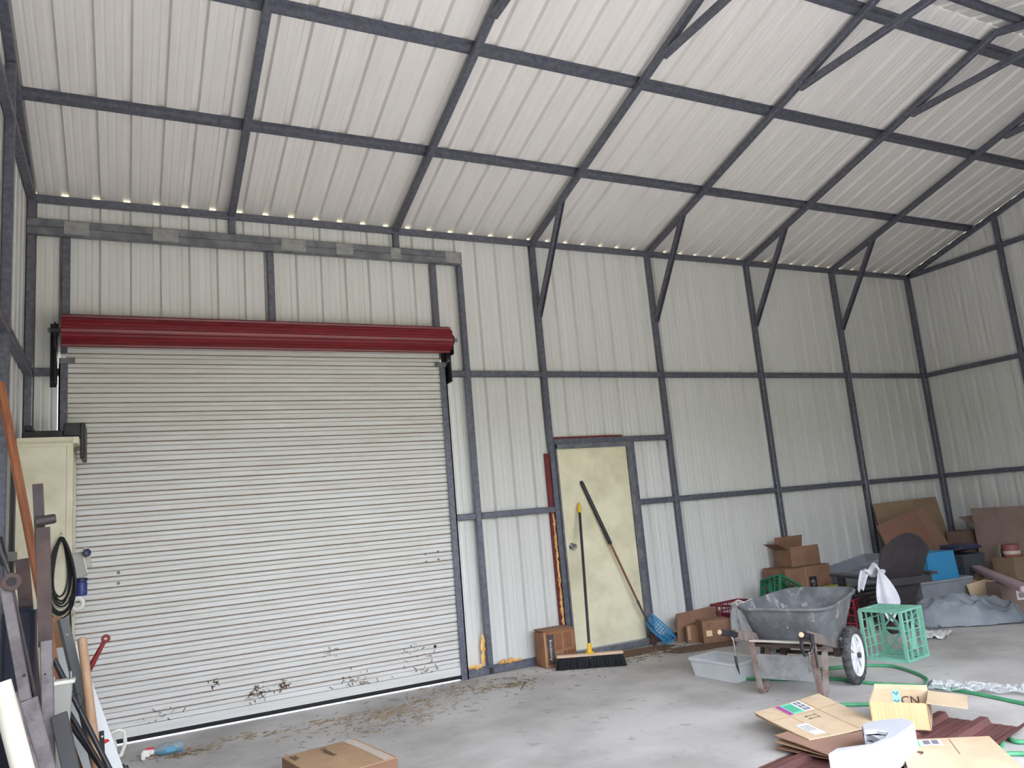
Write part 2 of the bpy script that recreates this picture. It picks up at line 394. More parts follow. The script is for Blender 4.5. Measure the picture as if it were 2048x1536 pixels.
mud = mat('dried_mud', (104, 84, 66), .95, rgb2=(84, 66, 52), scale=30)
for cx, cz, n, sp in ((1.62, .20, 46, .05), (1.83, .22, 30, .03), (2.42, .13, 40, .09), (3.0, .15, 30, .12), (2.2, .42, 10, .05), (1.3, .33, 12, .03), (2.95, .32, 12, .05), (.95, .13, 12, .08)):
    m = MB()
    for _ in range(n):
        x, z = random.gauss(cx, sp), max(.06, random.gauss(cz, sp*.6)); a = random.uniform(0, 3.14); l = random.uniform(.006, .022); w_ = random.uniform(.001, .0035)
        m.box((x, -.046, z), (l*2, .003, w_*2), Matrix.Rotation(a, 3, 'Y'))
    o = m.build('mud_splash', mud, d1, fix=False); o['kind'] = 'stuff'
# man door
d2 = thing('door_2', (0, 0, 0), kind='structure', label='cream painted steel door with a chrome knob in a galvanised frame')
cream = mat('cream_door_paint', (226, 220, 190), .45, rgb2=(206, 198, 168), scale=3, speck=(158, 146, 118), sscale=22, slo=.70, shi=.75)
m = MB(); m.bx(4.615, 5.475, -.035, .01, .07, 2.055); m.build('door_slab', cream, d2, bevel=.003)
m = MB(); m.bx(4.598, 4.616, -.05, .03, 0, 2.10); m.build('jamb', galv2, d2)
m = MB(); m.bx(5.475, 5.545, -.04, .03, 0, 2.10); m.bx(5.475, 5.492, -.055, -.04, 0, 2.10); m.build('jamb', galv2, d2)
m = MB(); m.bx(4.598, 5.545, -.05, .03, 2.058, 2.106); m.build('head_jamb', galv2, d2)
m = MB(); m.bx(4.598, 5.545, -.09, .03, 0, .065); m.build('threshold', galv2, d2, bevel=.01)
chrome = mat('chrome', (200, 200, 205), .15, 1.0)
m = MB(); m.lathe([(.033, 0), (.033, .006), (.012, .01), (.012, .03), (.026, .04), (.030, .055), (.024, .066), (.0, .068)], (4.685, -.035, 1.07), (0, -1, 0), 20, cap=False); m.build('knob', chrome, d2, smooth=True)

# ================================================================== things
kraft = mat('kraft_cardboard', (176, 144, 112), .85, rgb2=(160, 130, 100), scale=5, stretch=(1, 1, 1), lo=.35, hi=.7)
kraft_d = mat('brown_cardboard', (138, 104, 82), .85, rgb2=(122, 92, 72), scale=4)
kraft_l = mat('pale_cardboard', (204, 182, 152), .85, rgb2=(190, 168, 138), scale=5)
kraft_r = mat('ridged_cardboard', (222, 188, 144), .85, rgb2=(206, 172, 128), scale=10, stretch=(12, 12, .2), lo=.4, hi=.6)
tape_m = mat('packing_tape', (176, 142, 104), .25)
ink = mat('black_ink', (34, 32, 32), .7)
white_p = mat('white_paper', (226, 226, 224), .7, rgb2=(206, 206, 206), scale=20)
black_pl = mat('black_plastic', (34, 34, 38), .45, rgb2=(48, 47, 50), scale=8)
steel = mat('bare_steel', (128, 122, 124), .45, .45, rgb2=(102, 96, 98), scale=10, speck=(96, 66, 52), sscale=14, slo=.62, shi=.72)
dsteel = mat('dark_steel', (74, 68, 70), .5, .4, rgb2=(92, 84, 84), scale=9, speck=(84, 56, 46), sscale=16, slo=.60, shi=.70)
rustb = mat('brown_steel', (96, 80, 76), .6, .25, rgb2=(76, 64, 64), scale=7, speck=(110, 74, 58), sscale=20, slo=.6, shi=.7)
wood_o = mat('varnished_wood', (158, 98, 62), .5, rgb2=(134, 78, 48), scale=5, stretch=(6, 6, .4))
wood_t = mat('ash_wood_handle', (184, 152, 122), .6, rgb2=(166, 130, 100), scale=6, stretch=(6, 6, .4))
wood_g = mat('weathered_wood', (122, 112, 106), .8, rgb2=(98, 88, 82), scale=8, stretch=(6, 6, 1), speck=(140, 88, 72), sscale=10, slo=.62, shi=.72)
wood_c = mat('cut_wood', (206, 176, 148), .7)
redp = mat('red_lever_paint', (134, 34, 34), .4, rgb2=(108, 28, 30), scale=10)
whitepl = mat('white_plastic', (222, 220, 212), .45, rgb2=(206, 204, 196), scale=6)
bolt_m = mat('bolt_zinc', (140, 138, 136), .35, .8)

def panel(name, a, b, c, t, material, parent=None, world=True):
    """flat board: corner a, edge to b, edge to c, thickness t (away from the right-hand normal)"""
    a, b, c = Vector(a), Vector(b), Vector(c); n = (b-a).cross(c-a).normalized()*t; d = b+c-a
    m = MB(); m.add([a, b, d, c, a-n, b-n, d-n, c-n], [(0, 1, 2, 3), (7, 6, 5, 4), (0, 4, 5, 1), (1, 5, 6, 2), (2, 6, 7, 3), (3, 7, 4, 0)])
    return m.build(name, material, parent, world=world)
def closed_carton(name, loc, rz, dims, material, label, group=None, seam='x', tapeon=True, rot=None):
    w_, d_, h_ = dims; t = thing(name, loc, rz, label, 'box', group, rot=rot)
    m = MB(); m.box((0, 0, h_/2-.002), (w_, d_, h_-.004)); m.build('body', material, t, bevel=.006)
    for s in (-1, 1):
        m = MB()
        if seam == 'x': m.box((0, s*(d_/4+.001), h_-.001), (w_-.004, d_/2-.004, .004))
        else: m.box((s*(w_/4+.001), 0, h_-.001), (w_/2-.004, d_-.004, .004))
        m.build('flap', material, t)
    if tapeon:
        m = MB(); m.box((0, 0, h_+.0016), (w_*.98, .05, .0012) if seam == 'x' else (.05, d_*.98, .0012)); m.build('tape', tape_m, t)
    return t
def open_carton(name, loc, rz, dims, material, label, flaps, group=None, inner=None, rot=None, front=None):
    """flaps: list of (side, length, angle deg from vertical outward); sides x+,x-,y+,y-"""
    w_, d_, h_ = dims; t = thing(name, loc, rz, label, 'box', group, rot=rot); k = .005
    m = MB(); m.box((0, 0, k/2), (w_, d_, k)); m.build('bottom', material, t)
    for s, (c, dd) in {'x+': ((w_/2-k/2, 0), (k, d_)), 'x-': ((-w_/2+k/2, 0), (k, d_)), 'y+': ((0, d_/2-k/2), (w_, k)), 'y-': ((0, -d_/2+k/2), (w_, k))}.items():
        m = MB(); m.box((c[0], c[1], h_/2), (dd[0], dd[1], h_)); m.build('side', (front if front and s == 'y-' else material), t)
    for s, ln, ang in flaps:
        a = R(ang); o = Vector((0, 0, h_)); m = MB()
        ax = {'x+': Vector((1, 0, 0)), 'x-': Vector((-1, 0, 0)), 'y+': Vector((0, 1, 0)), 'y-': Vector((0, -1, 0))}[s]
        wid = d_ if s[0] == 'x' else w_; lat = Vector((0, 1, 0)) if s[0] == 'x' else Vector((1, 0, 0))
        base = o+ax*((w_ if s[0] == 'x' else d_)/2-.002); e = ax*math.sin(a)*ln+Vector((0, 0, math.cos(a)*ln))
        nn = lat.cross(e).normalized()*.002
        q = [base-lat*wid*.49, base+lat*wid*.49, base+e+lat*wid*.485, base+e-lat*wid*.47]
        m.add([p+nn for p in q]+[p-nn for p in q], [(0, 1, 2, 3), (7, 6, 5, 4), (0, 4, 5, 1), (1, 5, 6, 2), (2, 6, 7, 3), (3, 7, 4, 0)])
        m.build('flap', material, t)
    return t

# ------------------------------------------------------------------ cabinet and things on it
cab_m = mat('old_white_paint', (214, 208, 184), .55, rgb2=(192, 184, 156), scale=3.5, lo=.4, hi=.7, speck=(120, 104, 80), sscale=15, slo=.72, shi=.77)
cabx = .355
cab = thing('cabinet', (.18, -.55, 0), 0, 'tall old white painted cabinet standing side-on against the left wall', 'cabinet')
m = MB(); m.bx(-.155, .125, -.20, -.182, .08, 2.17); m.build('side_panel', cab_m, cab)
m = MB(); m.bx(-.155, .125, .182, .20, .08, 2.17); m.build('side_panel', cab_m, cab)
m = MB(); m.bx(-.165, -.155, -.20, .20, .08, 2.17); m.build('back_panel', cab_m, cab)
for y0 in (-.203, .148):
    m = MB(); m.bx(.127, .165, y0, y0+.055, .08, 2.17); m.build('stile', cab_m, cab)
for z in (.10, .55, 1.0, 1.40, 1.78):
    m = MB(); m.bx(-.154, .16, -.18, .18, z, z+.02); m.build('shelf', cab_m, cab)
m = MB(); m.bx(-.165, .165, -.20, .20, 0, .08); m.build('plinth', cab_m, cab)
m = MB(); m.extrude([(-.23, 0), (-.21, .0), (-.215, .02), (-.235, .035), (-.245, .06), (.245, .06), (.235, .035), (.215, .02), (.21, 0)], (-.165, 0, 2.17), (.165, 0, 2.17)); m.bx(.165, .20, -.245, .245, 2.185, 2.23); m.build('crown_moulding', cab_m, cab)
m = MB(); m.bx(-.15, .10, -.17, .17, 1.42, 1.70); m.build('brown_contents', mat('brown_contents', (112, 70, 46), .8), cab)

t = thing('plastic_tray', (.215, -.47, 2.23), 0, 'black plastic moulded tray lying on top of the white cabinet', 'tray')
m = MB(); m.bx(-.19, .06, -.12, .22, .0, .075); m.bx(-.18, -.13, -.12, .22, .075, .115); m.build('body', black_pl, t, bevel=.008)
m = MB(); m.bx(.06, .19, -.12, .22, .03, .125); m.bx(.165, .195, -.13, .22, -.13, .125); m.build('lip', black_pl, t, bevel=.006)

gbox = thing('valve_box', (.395, -.66, 1.27), 0, 'small grey plastic control box with blue knob on white cabinet', 'control box', rot=(0, R(-9), 0))
gpl = mat('grey_plastic', (156, 154, 148), .5); bluepl = mat('dark_blue_plastic', (40, 52, 110), .4)
m = MB(); m.bx(-.045, .04, -.04, .04, 0, .17); m.build('body', gpl, gbox, bevel=.006)
m = MB(); m.bx(.04, .075, -.035, .035, .05, .20); m.build('cover', mat('pale_grey_plastic', (176, 172, 160), .5), gbox, bevel=.005)
m = MB(); m.lathe([(.012, 0), (.012, .02), (.026, .025), (.026, .045), (.018, .05)], (.05, -.04, .15), (.3, -1, .1), 14); m.build('knob', mat('navy_knob', (34, 44, 74), .4), gbox, smooth=True)
m = MB(); m.beam((.042, -.041, .02), (.036, -.041, .15), .008, .004, (0, 1, 0)); m.build('strap', whitepl, gbox)
bb = thing('glass_cleaner_can', (.395, -.655, 1.145), 0, 'short dark blue can below the grey control box', 'can')
m = MB(); m.lathe([(.036, 0), (.038, .01), (.038, .085), (.03, .1)], n=18); m.build('body', bluepl, bb, smooth=True)
m = MB(); m.lathe([(.041, .098), (.041, .115), (.03, .12)], n=18); m.build('lid', mat('navy_lid', (26, 26, 66), .4), bb, smooth=True)
m = MB()
m.tube([(.375+.035*math.cos(a), -.735, 1.10+.035*math.sin(a)) for a in [2*math.pi*i/18 for i in range(18)]], .016, 8, closed=True)
tag(m.build('tape_roll', whitepl, None, smooth=True), 'small white roll hanging at the cabinet edge below the blue can', 'roll')

cab_ = thing('cable_coil', (.283, -.775, 1.55), 0, 'coiled black electric cable hanging on the side of the white cabinet', 'cable')
cable_m = mat('black_cable', (26, 26, 28), .45)
for k in range(9):
    a0 = .038+.0055*k+random.uniform(-.005, .005); hh = .19+.009*k+random.uniform(-.01, .01); dx = random.uniform(-.008, .008); P = []
    top = .0
    for i in range(30):
        a = 2*math.pi*i/30
        P.append((dx+a0*math.sin(a)*(1-.35*math.cos(a)), random.uniform(-.003, .003)-.004*k+.012, -hh+hh*math.cos(a)+top-.03*(k % 3)*.3))
    m = MB(); m.tube(P, .0058, 6, closed=True); m.build('loop', cable_m, cab_, smooth=True)
m = MB(); m.tube([(-.005, .01, -.50), (-.02, .015, -.62), (-.024, .01, -.78), (-.03, 0, -.95)], .0058, 6); m.build('tail', cable_m, cab_, smooth=True)
m = MB(); m.tube([(.05, .01, -.40), (.06, .015, -.62), (.085, .01, -.90), (.11, -.02, -1.1)], .0058, 6); m.build('tail', cable_m, cab_, smooth=True)
m = MB(); m.cyl((0, .03, .02), (0, -.03, .03), .004, 8); m.build('nail', bolt_m, cab_)

# ------------------------------------------------------------------ pile leaning at the left wall
def to_floor(a, b):   # extend segment a->b down to the floor
    a, b = Vector(a), Vector(b); d = b-a; return a+d*((a.z-.0)/(a.z-b.z))
a, b_ = Vector((0.022, -1.620, 2.423)), Vector((0.358, -1.750, 0.599)); e = to_floor(a, b_)
m = MB(); m.beam(a+(a-b_)*.02, e+Vector((0, 0, .012)), .046, .046, (0, 1, 0)); tag(m.build('wooden_pole', wood_o, bevel=.012, seg=2), 'long varnished brown wooden pole leaning on the left wall', 'pole')

t = thing('steel_post', to_floor((0.245, -1.950, 1.825), (0.311, -2.000, 0.396)), 0, 'upright dark steel post with round flange in front of white cabinet', 'post')
a, b_ = Vector((0.245, -1.950, 1.825)), Vector((0.291, -1.950, 0.973))
m = MB(); m.extrude([(-.028, -.02), (.02, -.02), (.02, .02), (.014, .02), (.014, -.014), (-.028, -.014)], a, b_, (0, 1, 0)); m.build('upper_bar', dsteel, t, world=True)
m = MB(); m.extrude([(-.03, -.022), (.034, -.022), (.034, .022), (.028, .022), (.028, -.016), (-.03, -.016)], Vector((0.268, -1.970, 1.588)), Vector((0.288, -1.970, 0.970)), (0, 1, 0)); m.build('channel', rustb, t, world=True)
c = Vector((0.282, -2.000, 1.626)); m = MB(); m.cyl(c+Vector((-.04, 0, -.005)), c+Vector((.045, 0, .005)), .026, 18); m.cyl(c+Vector((.035, 0, .004)), c+Vector((.05, 0, .006)), .022, 18); m.build('flange', dsteel, t, world=True, smooth=True)
a, b_ = Vector((0.298, -2.020, 1.004)), Vector((0.320, -2.060, 0.408)); m = MB(); m.beam(a, to_floor(a, b_), .056, .04, (0, 1, 0)); m.build('lower_tube', steel, t, world=True, bevel=.004)
for v in (1345, 1400):
    c = Vector((0.297, -2.050, 0.883)); m = MB(); m.cyl(c+Vector((0, -.003, -(v-1330)*.003)), c+Vector((0, .01, -(v-1330)*.003)), .006, 8); m.build('bolt_hole', black_pl, t, world=True)

a, b_ = Vector((0.125, -1.450, 1.430)), Vector((0.224, -1.500, 0.418))
m = MB(); m.extrude([(-.034, -.02), (.034, -.02), (.034, .025), (.028, .025), (.028, -.014), (-.028, -.014), (-.028, .025), (-.034, .025)], a, to_floor(a, b_), (0, 1, 0)); tag(m.build('steel_channel', rustb), 'wide rusty brown steel channel leaning behind the pulley bar', 'channel')
t = thing('pulley_bar', to_floor((0.139, -2.200, 1.311), (0.295, -2.250, 0.514)), 0, 'grey steel bar with a round pulley near its top at far left', 'bar')
a, b_ = Vector((0.130, -2.200, 1.324)), Vector((0.231, -2.230, 0.753)); m = MB(); m.beam(a, b_, .05, .03, (0, 1, 0)); m.build('bar', steel, t, world=True, bevel=.003)
a2 = to_floor((0.231, -2.230, 0.764), (0.292, -2.260, 0.517)); m = MB(); m.beam(b_, a2, .10, .012, (0, 1, 0)); m.build('foot_plate', steel, t, world=True, bevel=.003)
c = Vector((0.164, -2.240, 1.326)); m = MB(); m.lathe([(.022, 0), (.042, 0), (.044, .004), (.036, .010), (.036, .014), (.044, .02), (.042, .024), (.022, .024), (.022, 0)], c+Vector((0, -.02, 0)), (0, 1, 0), 26, cap=False); m.build('pulley', rustb, t, world=True, smooth=True)
m = MB(); m.cyl(c+Vector((0, -.012, 0)), c+Vector((0, .01, 0)), .022, 18); m.build('hub', black_pl, t, world=True)
for (u, v) in ((47, 1350),):
    c = Vector((0.225, -2.250, 0.873)); m = MB(); m.cyl(c+Vector((0, -.012, 0)), c+Vector((0, 0, 0)), .007, 8); m.build('bolt_hole', black_pl, t, world=True)
t = thing('grease_gun', Vector((0.131, -2.150, 1.408))*1.0, 0, 'black gripped lever tool standing at the far left edge', 'tool')
m = MB(); m.tube([(0.092, -2.200, 1.548), (0.110, -2.200, 1.465), (0.133, -2.200, 1.409)], [.022, .024, .016], 12); m.build('grip', black_pl, t, world=True, smooth=True)
m = MB(); m.tube([(0.133, -2.200, 1.414), (0.155, -2.200, 1.333), (0.230, -2.050, 0.869), to_floor((0.144, -2.100, 1.331), (0.225, -2.000, 0.864))], .008, 8); m.build('rod', dsteel, t, world=True, smooth=True)
m = MB(); P = Vector((-0.059, -1.550, 1.157)); Q = Vector((0.153, -1.550, 0.676)); m.bx(.05, .05+(Q.x-P.x)*.75, -1.62, -1.45, 0.0, P.z); tag(m.build('toolbox', mat('navy_case', (32, 36, 54), .6, rgb2=(42, 44, 60), scale=5), bevel=.02, seg=2), 'dark navy plastic case behind the steel bars', 'case')
t = thing('pvc_pipe', to_floor((0.187, -2.750, 0.904), (0.277, -2.800, 0.565)), 0, 'thick off-white plastic pipe at the bottom left corner', 'pipe')
a, b_ = Vector((0.184, -2.750, 0.917)), Vector((0.277, -2.800, 0.565)); e = to_floor(a, b_); m = MB(); m.cyl(a, e, .042, 22); m.build('pipe_wall', mat('pvc', (224, 220, 204), .4, rgb2=(208, 204, 188), scale=4), t, world=True, smooth=True)
m = MB(); d = (a-e).normalized(); m.cyl(a+d*.0005, a+d*.001, .036, 22); m.build('bore', mat('pipe_bore', (90, 88, 82), .8), t, world=True)
t = thing('slotted_angle', to_floor((0.198, -2.500, 0.821), (0.291, -2.530, 0.498)), 0, 'galvanised angle iron with punched holes beside the white pipe', 'angle iron')
a, b_ = Vector((0.198, -2.500, 0.829)), Vector((0.291, -2.530, 0.498)); e = to_floor(a, b_); m = MB(); m.extrude([(-.02, 0), (.02, 0), (.02, .035), (.016, .035), (.016, .004), (-.02, .004)], a, e, (0, 1, 0)); m.build('angle', steel, t, world=True)
for k in range(9):
    c = a.lerp(e, .04+k*.11)+Vector((0, -.005, 0)); m = MB(); m.box(c, (.012, .004, .02)); m.build('slot', black_pl, t, world=True)
t = thing('bolted_housing', Vector((0.366, -1.900, 0.674)), 0, 'pale grey plastic housing with two steel bolts on top', 'housing')
a, b_ = Vector((0.363, -1.900, 0.766)), Vector((0.351, -1.900, 0.546))
m = MB(); m.beam(a, to_floor(a, b_+Vector((.0, 0, 0))), .10, .07, (0, 1, 0)); m.build('body', gpl, t, world=True, bevel=.006)
m = MB(); m.beam(a+Vector((0, 0, .012)), a-Vector((0, 0, .008)), .125, .085, (0, 1, 0)); m.build('top_plate', whitepl, t, world=True, bevel=.003)
for u in (-.037, .04): m = MB(); m.cyl(a+Vector((u, 0, 0)), a+Vector((u, 0, .05 if u > 0 else .035)), .009, 10); m.build('bolt', bolt_m, t, world=True)
m = MB(); m.tube([a+Vector((.055, -.02, -.08)), a+Vector((.085, -.02, -.07)), a+Vector((.105, -.02, -.10)), a+Vector((.095, -.02, -.135)), a+Vector((.07, -.02, -.155))], .003, 6); m.build('wire', cable_m, t, world=True, smooth=True)
a, b_ = Vector((0.363, -2.100, 0.640)), Vector((0.424, -2.200, 0.383)); m = MB(); m.beam(a, to_floor(a, b_), .075, .02, (0, 1, 0)); tag(m.build('plastic_board', mat('dark_grey_plastic', (66, 66, 68), .55), bevel=.004), 'flat dark grey plastic board leaning below the bolted housing', 'board')
for i, (p, q, r_) in enumerate((((0.314, -1.750, 0.874), (0.518, -1.850, 0.432), .014), ((0.342, -1.700, 0.659), (0.531, -1.800, 0.316), .012), ((0.379, -1.650, 0.524), (0.552, -1.750, 0.259), .016))):
    p, q = Vector(p), Vector(q); m = MB(); m.cyl(p, to_floor(p, q), r_, 10)
    tag(m.build('black_tube', black_pl, smooth=True), ('highest black tube crossing behind the angle iron', 'middle black tube crossing behind the angle iron', 'lowest and thickest black tube crossing behind the wooden handle')[i], 'tube', 'black tubes in the left pile')
t = thing('white_sign_board', to_floor((0.334, -1.300, 0.956), (0.604, -1.350, 0.255)), 0, 'white sign board with red and black marks leaning at the door', 'sign')
a, b_ = Vector((0.412, -1.250, 0.880)), Vector((0.619, -1.300, 0.241)); e = to_floor(a, b_); wv = Vector((-.20, .02, 0))
panel('board', a+wv, a, e+wv, .006, mat('white_sign', (224, 226, 226), .5), t)
dn = (e-a).normalized(); nr = Vector((0, -.004, 0)); redink = mat('red_ink', (190, 44, 40), .6)
rr = frame(e-dn*.13+wv*.22+Vector((0, -.012, 0)), (1, 0, .25), (-.25, 0, 1)); text_part('lettering', '81', .07, rr, ink, t)
for k, (f1, f2) in enumerate(((.30, .20), (.17, .62))):
    m = MB(); m.prism([(-.02, -.008), (.0, -.014), (.022, .004), (.01, .014), (-.012, .01)], .001, frame(e-dn*(f1+.02)+wv*f2+Vector((0, -.010, 0)), (1, 0, -.3), (.3, 0, 1))); m.build('red_mark', redink, t, world=True)
t = thing('angle_iron', to_floor((0.342, -1.450, 1.060), (0.487, -1.500, 0.394)), 0, 'grey-black angle iron leaning in front of the brown board', 'angle iron')
a, b_ = Vector((0.340, -1.450, 1.066)), Vector((0.492, -1.500, 0.371)); e = to_floor(a, b_)
m = MB(); m.extrude([(-.022, 0), (.022, 0), (.022, .05), (.017, .05), (.017, .005), (-.022, .005)], a, e, (0, 1, 0)); m.build('angle', mat('grey_paint_steel', (96, 98, 98), .5, .2), t, world=True)
m = MB(); m.extrude([(-.036, -.002), (-.020, -.002), (-.020, .05), (-.024, .05)], a, e, (0, 1, 0)); m.build('dark_edge', black_pl, t, world=True)
c = a.lerp(e, .09)+Vector((0, -.006, 0)); m = MB(); m.cyl(c, c+Vector((0, -.006, 0)), .007, 8); m.build('rivet', bolt_m, t, world=True)
a, b_ = Vector((0.303, -1.150, 1.060)), Vector((0.430, -1.200, 0.547)); e = to_floor(a, b_)
panel('brown_board', a+Vector((-.11, 0, 0)), a, e+Vector((-.11, 0, 0)), .012, mat('hardboard', (150, 112, 78), .7, rgb2=(134, 98, 66), scale=5)); tag(bpy.data.objects['brown_board'], 'thin tan hardboard piece leaning behind the angle iron', 'board')
t = thing('bat_handle', to_floor((0.440, -1.550, 0.936), (0.524, -1.620, 0.234)), 0, 'tan round wooden tool handle nearest the roll-up door', 'handle')
a, b_ = Vector((0.440, -1.550, 0.947)), Vector((0.522, -1.620, 0.235)); e = to_floor(a, b_); d = (e-a)
m = MB(); m.tube([a-d*.004, a, a+d*.012, a+d*.3, a+d*.7, e], [.012, .022, .025, .024, .028, .03], 16); m.build('shaft', wood_t, t, world=True, smooth=True)
m = MB(); c = a+d*.04; m.cyl(c+Vector((0, -.028, 0)), c+Vector((0, .028, 0)), .005, 8); m.build('pin', bolt_m, t, world=True)
t = thing('red_lever', to_floor((0.557, -1.200, 0.893), (0.390, -1.200, 0.569)), 0, 'red painted steel lever sticking out of the left pile', 'lever')
a, b_ = Vector((0.552, -1.200, 0.884)), Vector((0.390, -1.200, 0.578)); e = to_floor(a, b_)
m = MB(); m.tube([a, a.lerp(e, .12), a.lerp(e, .4), e], [.012, .016, .021, .021], 12); m.build('shaft', redp, t, world=True, smooth=True)
m = MB(); m.lathe([(.008, -.010), (.022, -.010), (.026, -.005), (.026, .005), (.022, .010), (.008, .010), (.008, -.01)], a+Vector((.004, 0, .008)), (0, 1, 0), 20, cap=False); m.build('eye', redp, t, world=True, smooth=True)
t = thing('plastic_jug', (.66, -.62, 0), 0, 'white plastic jug with a moulded handle at the roll-up door', 'jug')
m = MB(); m.lathe([(.075, 0), (.085, .01), (.085, .13), (.07, .18), (.03, .21), (.022, .22)], (-.13, .02, 0), n=24); m.build('body', whitepl, t, smooth=True)
m = MB(); m.tube([(-.10, -.01, .205), (-.03, -.01, .225), (.0, -.01, .205), (.005, -.01, .13), (-.02, -.01, .06), (-.06, -.01, .05)], .013, 10); m.build('handle', whitepl, t, smooth=True)
m = MB(); m.lathe([(.026, .22), (.026, .245)], (-.13, .02, 0), n=18); m.build('cap', whitepl, t, smooth=True)
t = thing('strap_hinge', Vector((0.591, -0.702, 0.010)), 0, 'black steel strap with a row of holes lying by the jug', 'strap')
c0 = Vector((0.603, -0.980, 0.154)); m = MB(); m.bx(c0.x-.024, c0.x+.024, c0.y-.004, c0.y+.004, 0, c0.z); m.build('plate', black_pl, t, world=True)
for k in range(3): m = MB(); c = c0+Vector((0, -.005, -.02-k*.032)); m.cyl(c, c+Vector((0, -.002, 0)), .009, 10); m.build('hole', whitepl, t, world=True)
for k in range(6):
    p = c0+Vector((random.uniform(-.09, .05), random.uniform(-.06, .04), 0)); p.z = .02; m = MB()
    m.tube([p, p+Vector((random.uniform(-.04, .04), 0, .03)), p+Vector((random.uniform(-.07, .07), .02, .05))], .008, 6); m.build('bracket_arm', black_pl, t, world=True, smooth=True)
t = thing('black_clamp', to_floor((0.540, -1.250, 0.356), (0.555, -1.300, 0.152)), 0, 'small black steel clamp leaning on the white sign board', 'clamp')
a = Vector((0.537, -1.360, 0.378)); m = MB(); m.beam(a, a+Vector((.005, 0, -.13)), .028, .012, (0, 1, 0)); m.beam(a+Vector((.005, 0, -.13)), to_floor(a, a+Vector((.05, -.02, -.2))), .016, .012, (0, 1, 0)); m.build('arm', black_pl, t, world=True)
m = MB(); m.cyl(a+Vector((.005, -.012, -.03)), a+Vector((.005, 0, -.03)), .006, 8); m.build('rivet', whitepl, t, world=True)

# ------------------------------------------------------------------ spray bottle
t = thing('spray_bottle', (0.886, -0.621, 0.000), R(4), 'clear spray bottle with blue liquid and red trigger lying on floor', 'bottle')
clear_pl = mat('clear_plastic', (205, 224, 230), .15, trans=.75, alpha=.75, ior=1.2)
m = MB(); m.lathe([(.0, .0), (.036, .002), (.040, .02), (.040, .12), (.034, .15), (.016, .19), (.014, .20)], (.145, 0, .04), (-1, 0, 0), 20, cap=False); m.build('bottle_wall', clear_pl, t, smooth=True)
m = MB(); m.lathe([(.0, .004), (.034, .006), (.036, .02), (.036, .12), (.030, .15), (.012, .185), (0, .19)], (.145, 0, .038), (-1, 0, 0), 20, cap=False)
for p in m.v: p.z = min(p.z, .042)
m.build('blue_liquid', mat('blue_liquid', (56, 136, 170), .2), t, smooth=True)
m = MB(); m.lathe([(.018, .19), (.018, .215), (.014, .22)], (.145, 0, .04), (-1, 0, 0), 16); m.bx(-.115, -.07, -.012, .012, .015, .06); m.bx(-.125, -.100, -.010, .010, .0, .05); m.build('trigger_head', whitepl, t, bevel=.003)
m = MB(); m.bx(-.095, -.05, -.008, .008, .058, .070); m.bx(-.055, -.045, -.008, .008, .045, .07); m.build('trigger', mat('red_plastic', (206, 40, 56), .4), t)
m = MB(); m.box((.06, -.041, .04), (.06, .002, .03)); m.build('bottle_label', mat('blue_label', (90, 150, 180), .5), t)

# ------------------------------------------------------------------ overpack carton in the foreground
A, Bq, Cq = Vector((1.522, -1.774, 0.120)), Vector((1.972, -1.680, 0.120)), Vector((1.978, -2.292, 0.120))
ex = (Bq-A); ex.z = 0; ang = math.atan2(ex.y, ex.x); ang = ang-.04
Lx, Ly = .47, .60
o = Bq+Vector((math.cos(ang), math.sin(ang), 0))*(-Lx/2)+Vector((math.sin(ang), -math.cos(ang), 0))*(Ly/2)
t = thing('overpack_carton', (o.x, o.y, 0), ang, 'flattish brown carton printed Overpack at the bottom of the view', 'box')
def bulge(u, v): return Vector(((u-.5)*Lx, (v-.5)*Ly, .118+.012*math.sin(u*math.pi)*math.sin(v*math.pi)))
m = MB(); m.box((0, 0, .058), (Lx, Ly, .116)); m.build('body', kraft_d, t, bevel=.004)
m = MB(); m.grid(lambda u, v: bulge(u, v*.5), 8, 6, .004); m.build('flap', kraft, t)
m = MB(); m.grid(lambda u, v: bulge(u, .5+v*.5), 8, 6, .004); m.build('flap', kraft, t)
m = MB(); m.grid(lambda u, v: bulge(.82+u*.14, .02+v*.96)+Vector((0, 0, .0025)), 2, 8, .002); m.build('tape', mat('clear_tape', (186, 168, 150), .15), t)
text_part('lettering', 'Overpack', .052, frame((-.02, .10, .1345), (0, -1, 0), (1, 0, 0)), ink, t)
for k in range(2):
    m = MB(); m.box((-.20+.02*k, .20, .1225+.0012*k), (.012, .10-.03*k, .002)); m.build('print_line', mat('faded_ink', (118, 92, 76), .8), t)

# paper flyer
P0, P1, P2 = Vector((3.602, -0.833, 0.004)), Vector((3.670, -0.909, 0.004)), Vector((3.782, -0.576, 0.004))
t = thing('paper_flyer', ((P0+P1)/2), 0, 'grey printed paper flyer lying on the concrete floor', 'paper')
panel('sheet', P0, P1, P2, .002, mat('flyer_print', (196, 190, 178), .7, rgb2=(120, 116, 108), scale=30, lo=.45, hi=.6), t)
panel('border', P0+Vector((-.012, 0, -.001)), P0+Vector((-.002, 0, -.001)), P2+Vector((-.012, 0, -.001)), .002, ink, t)

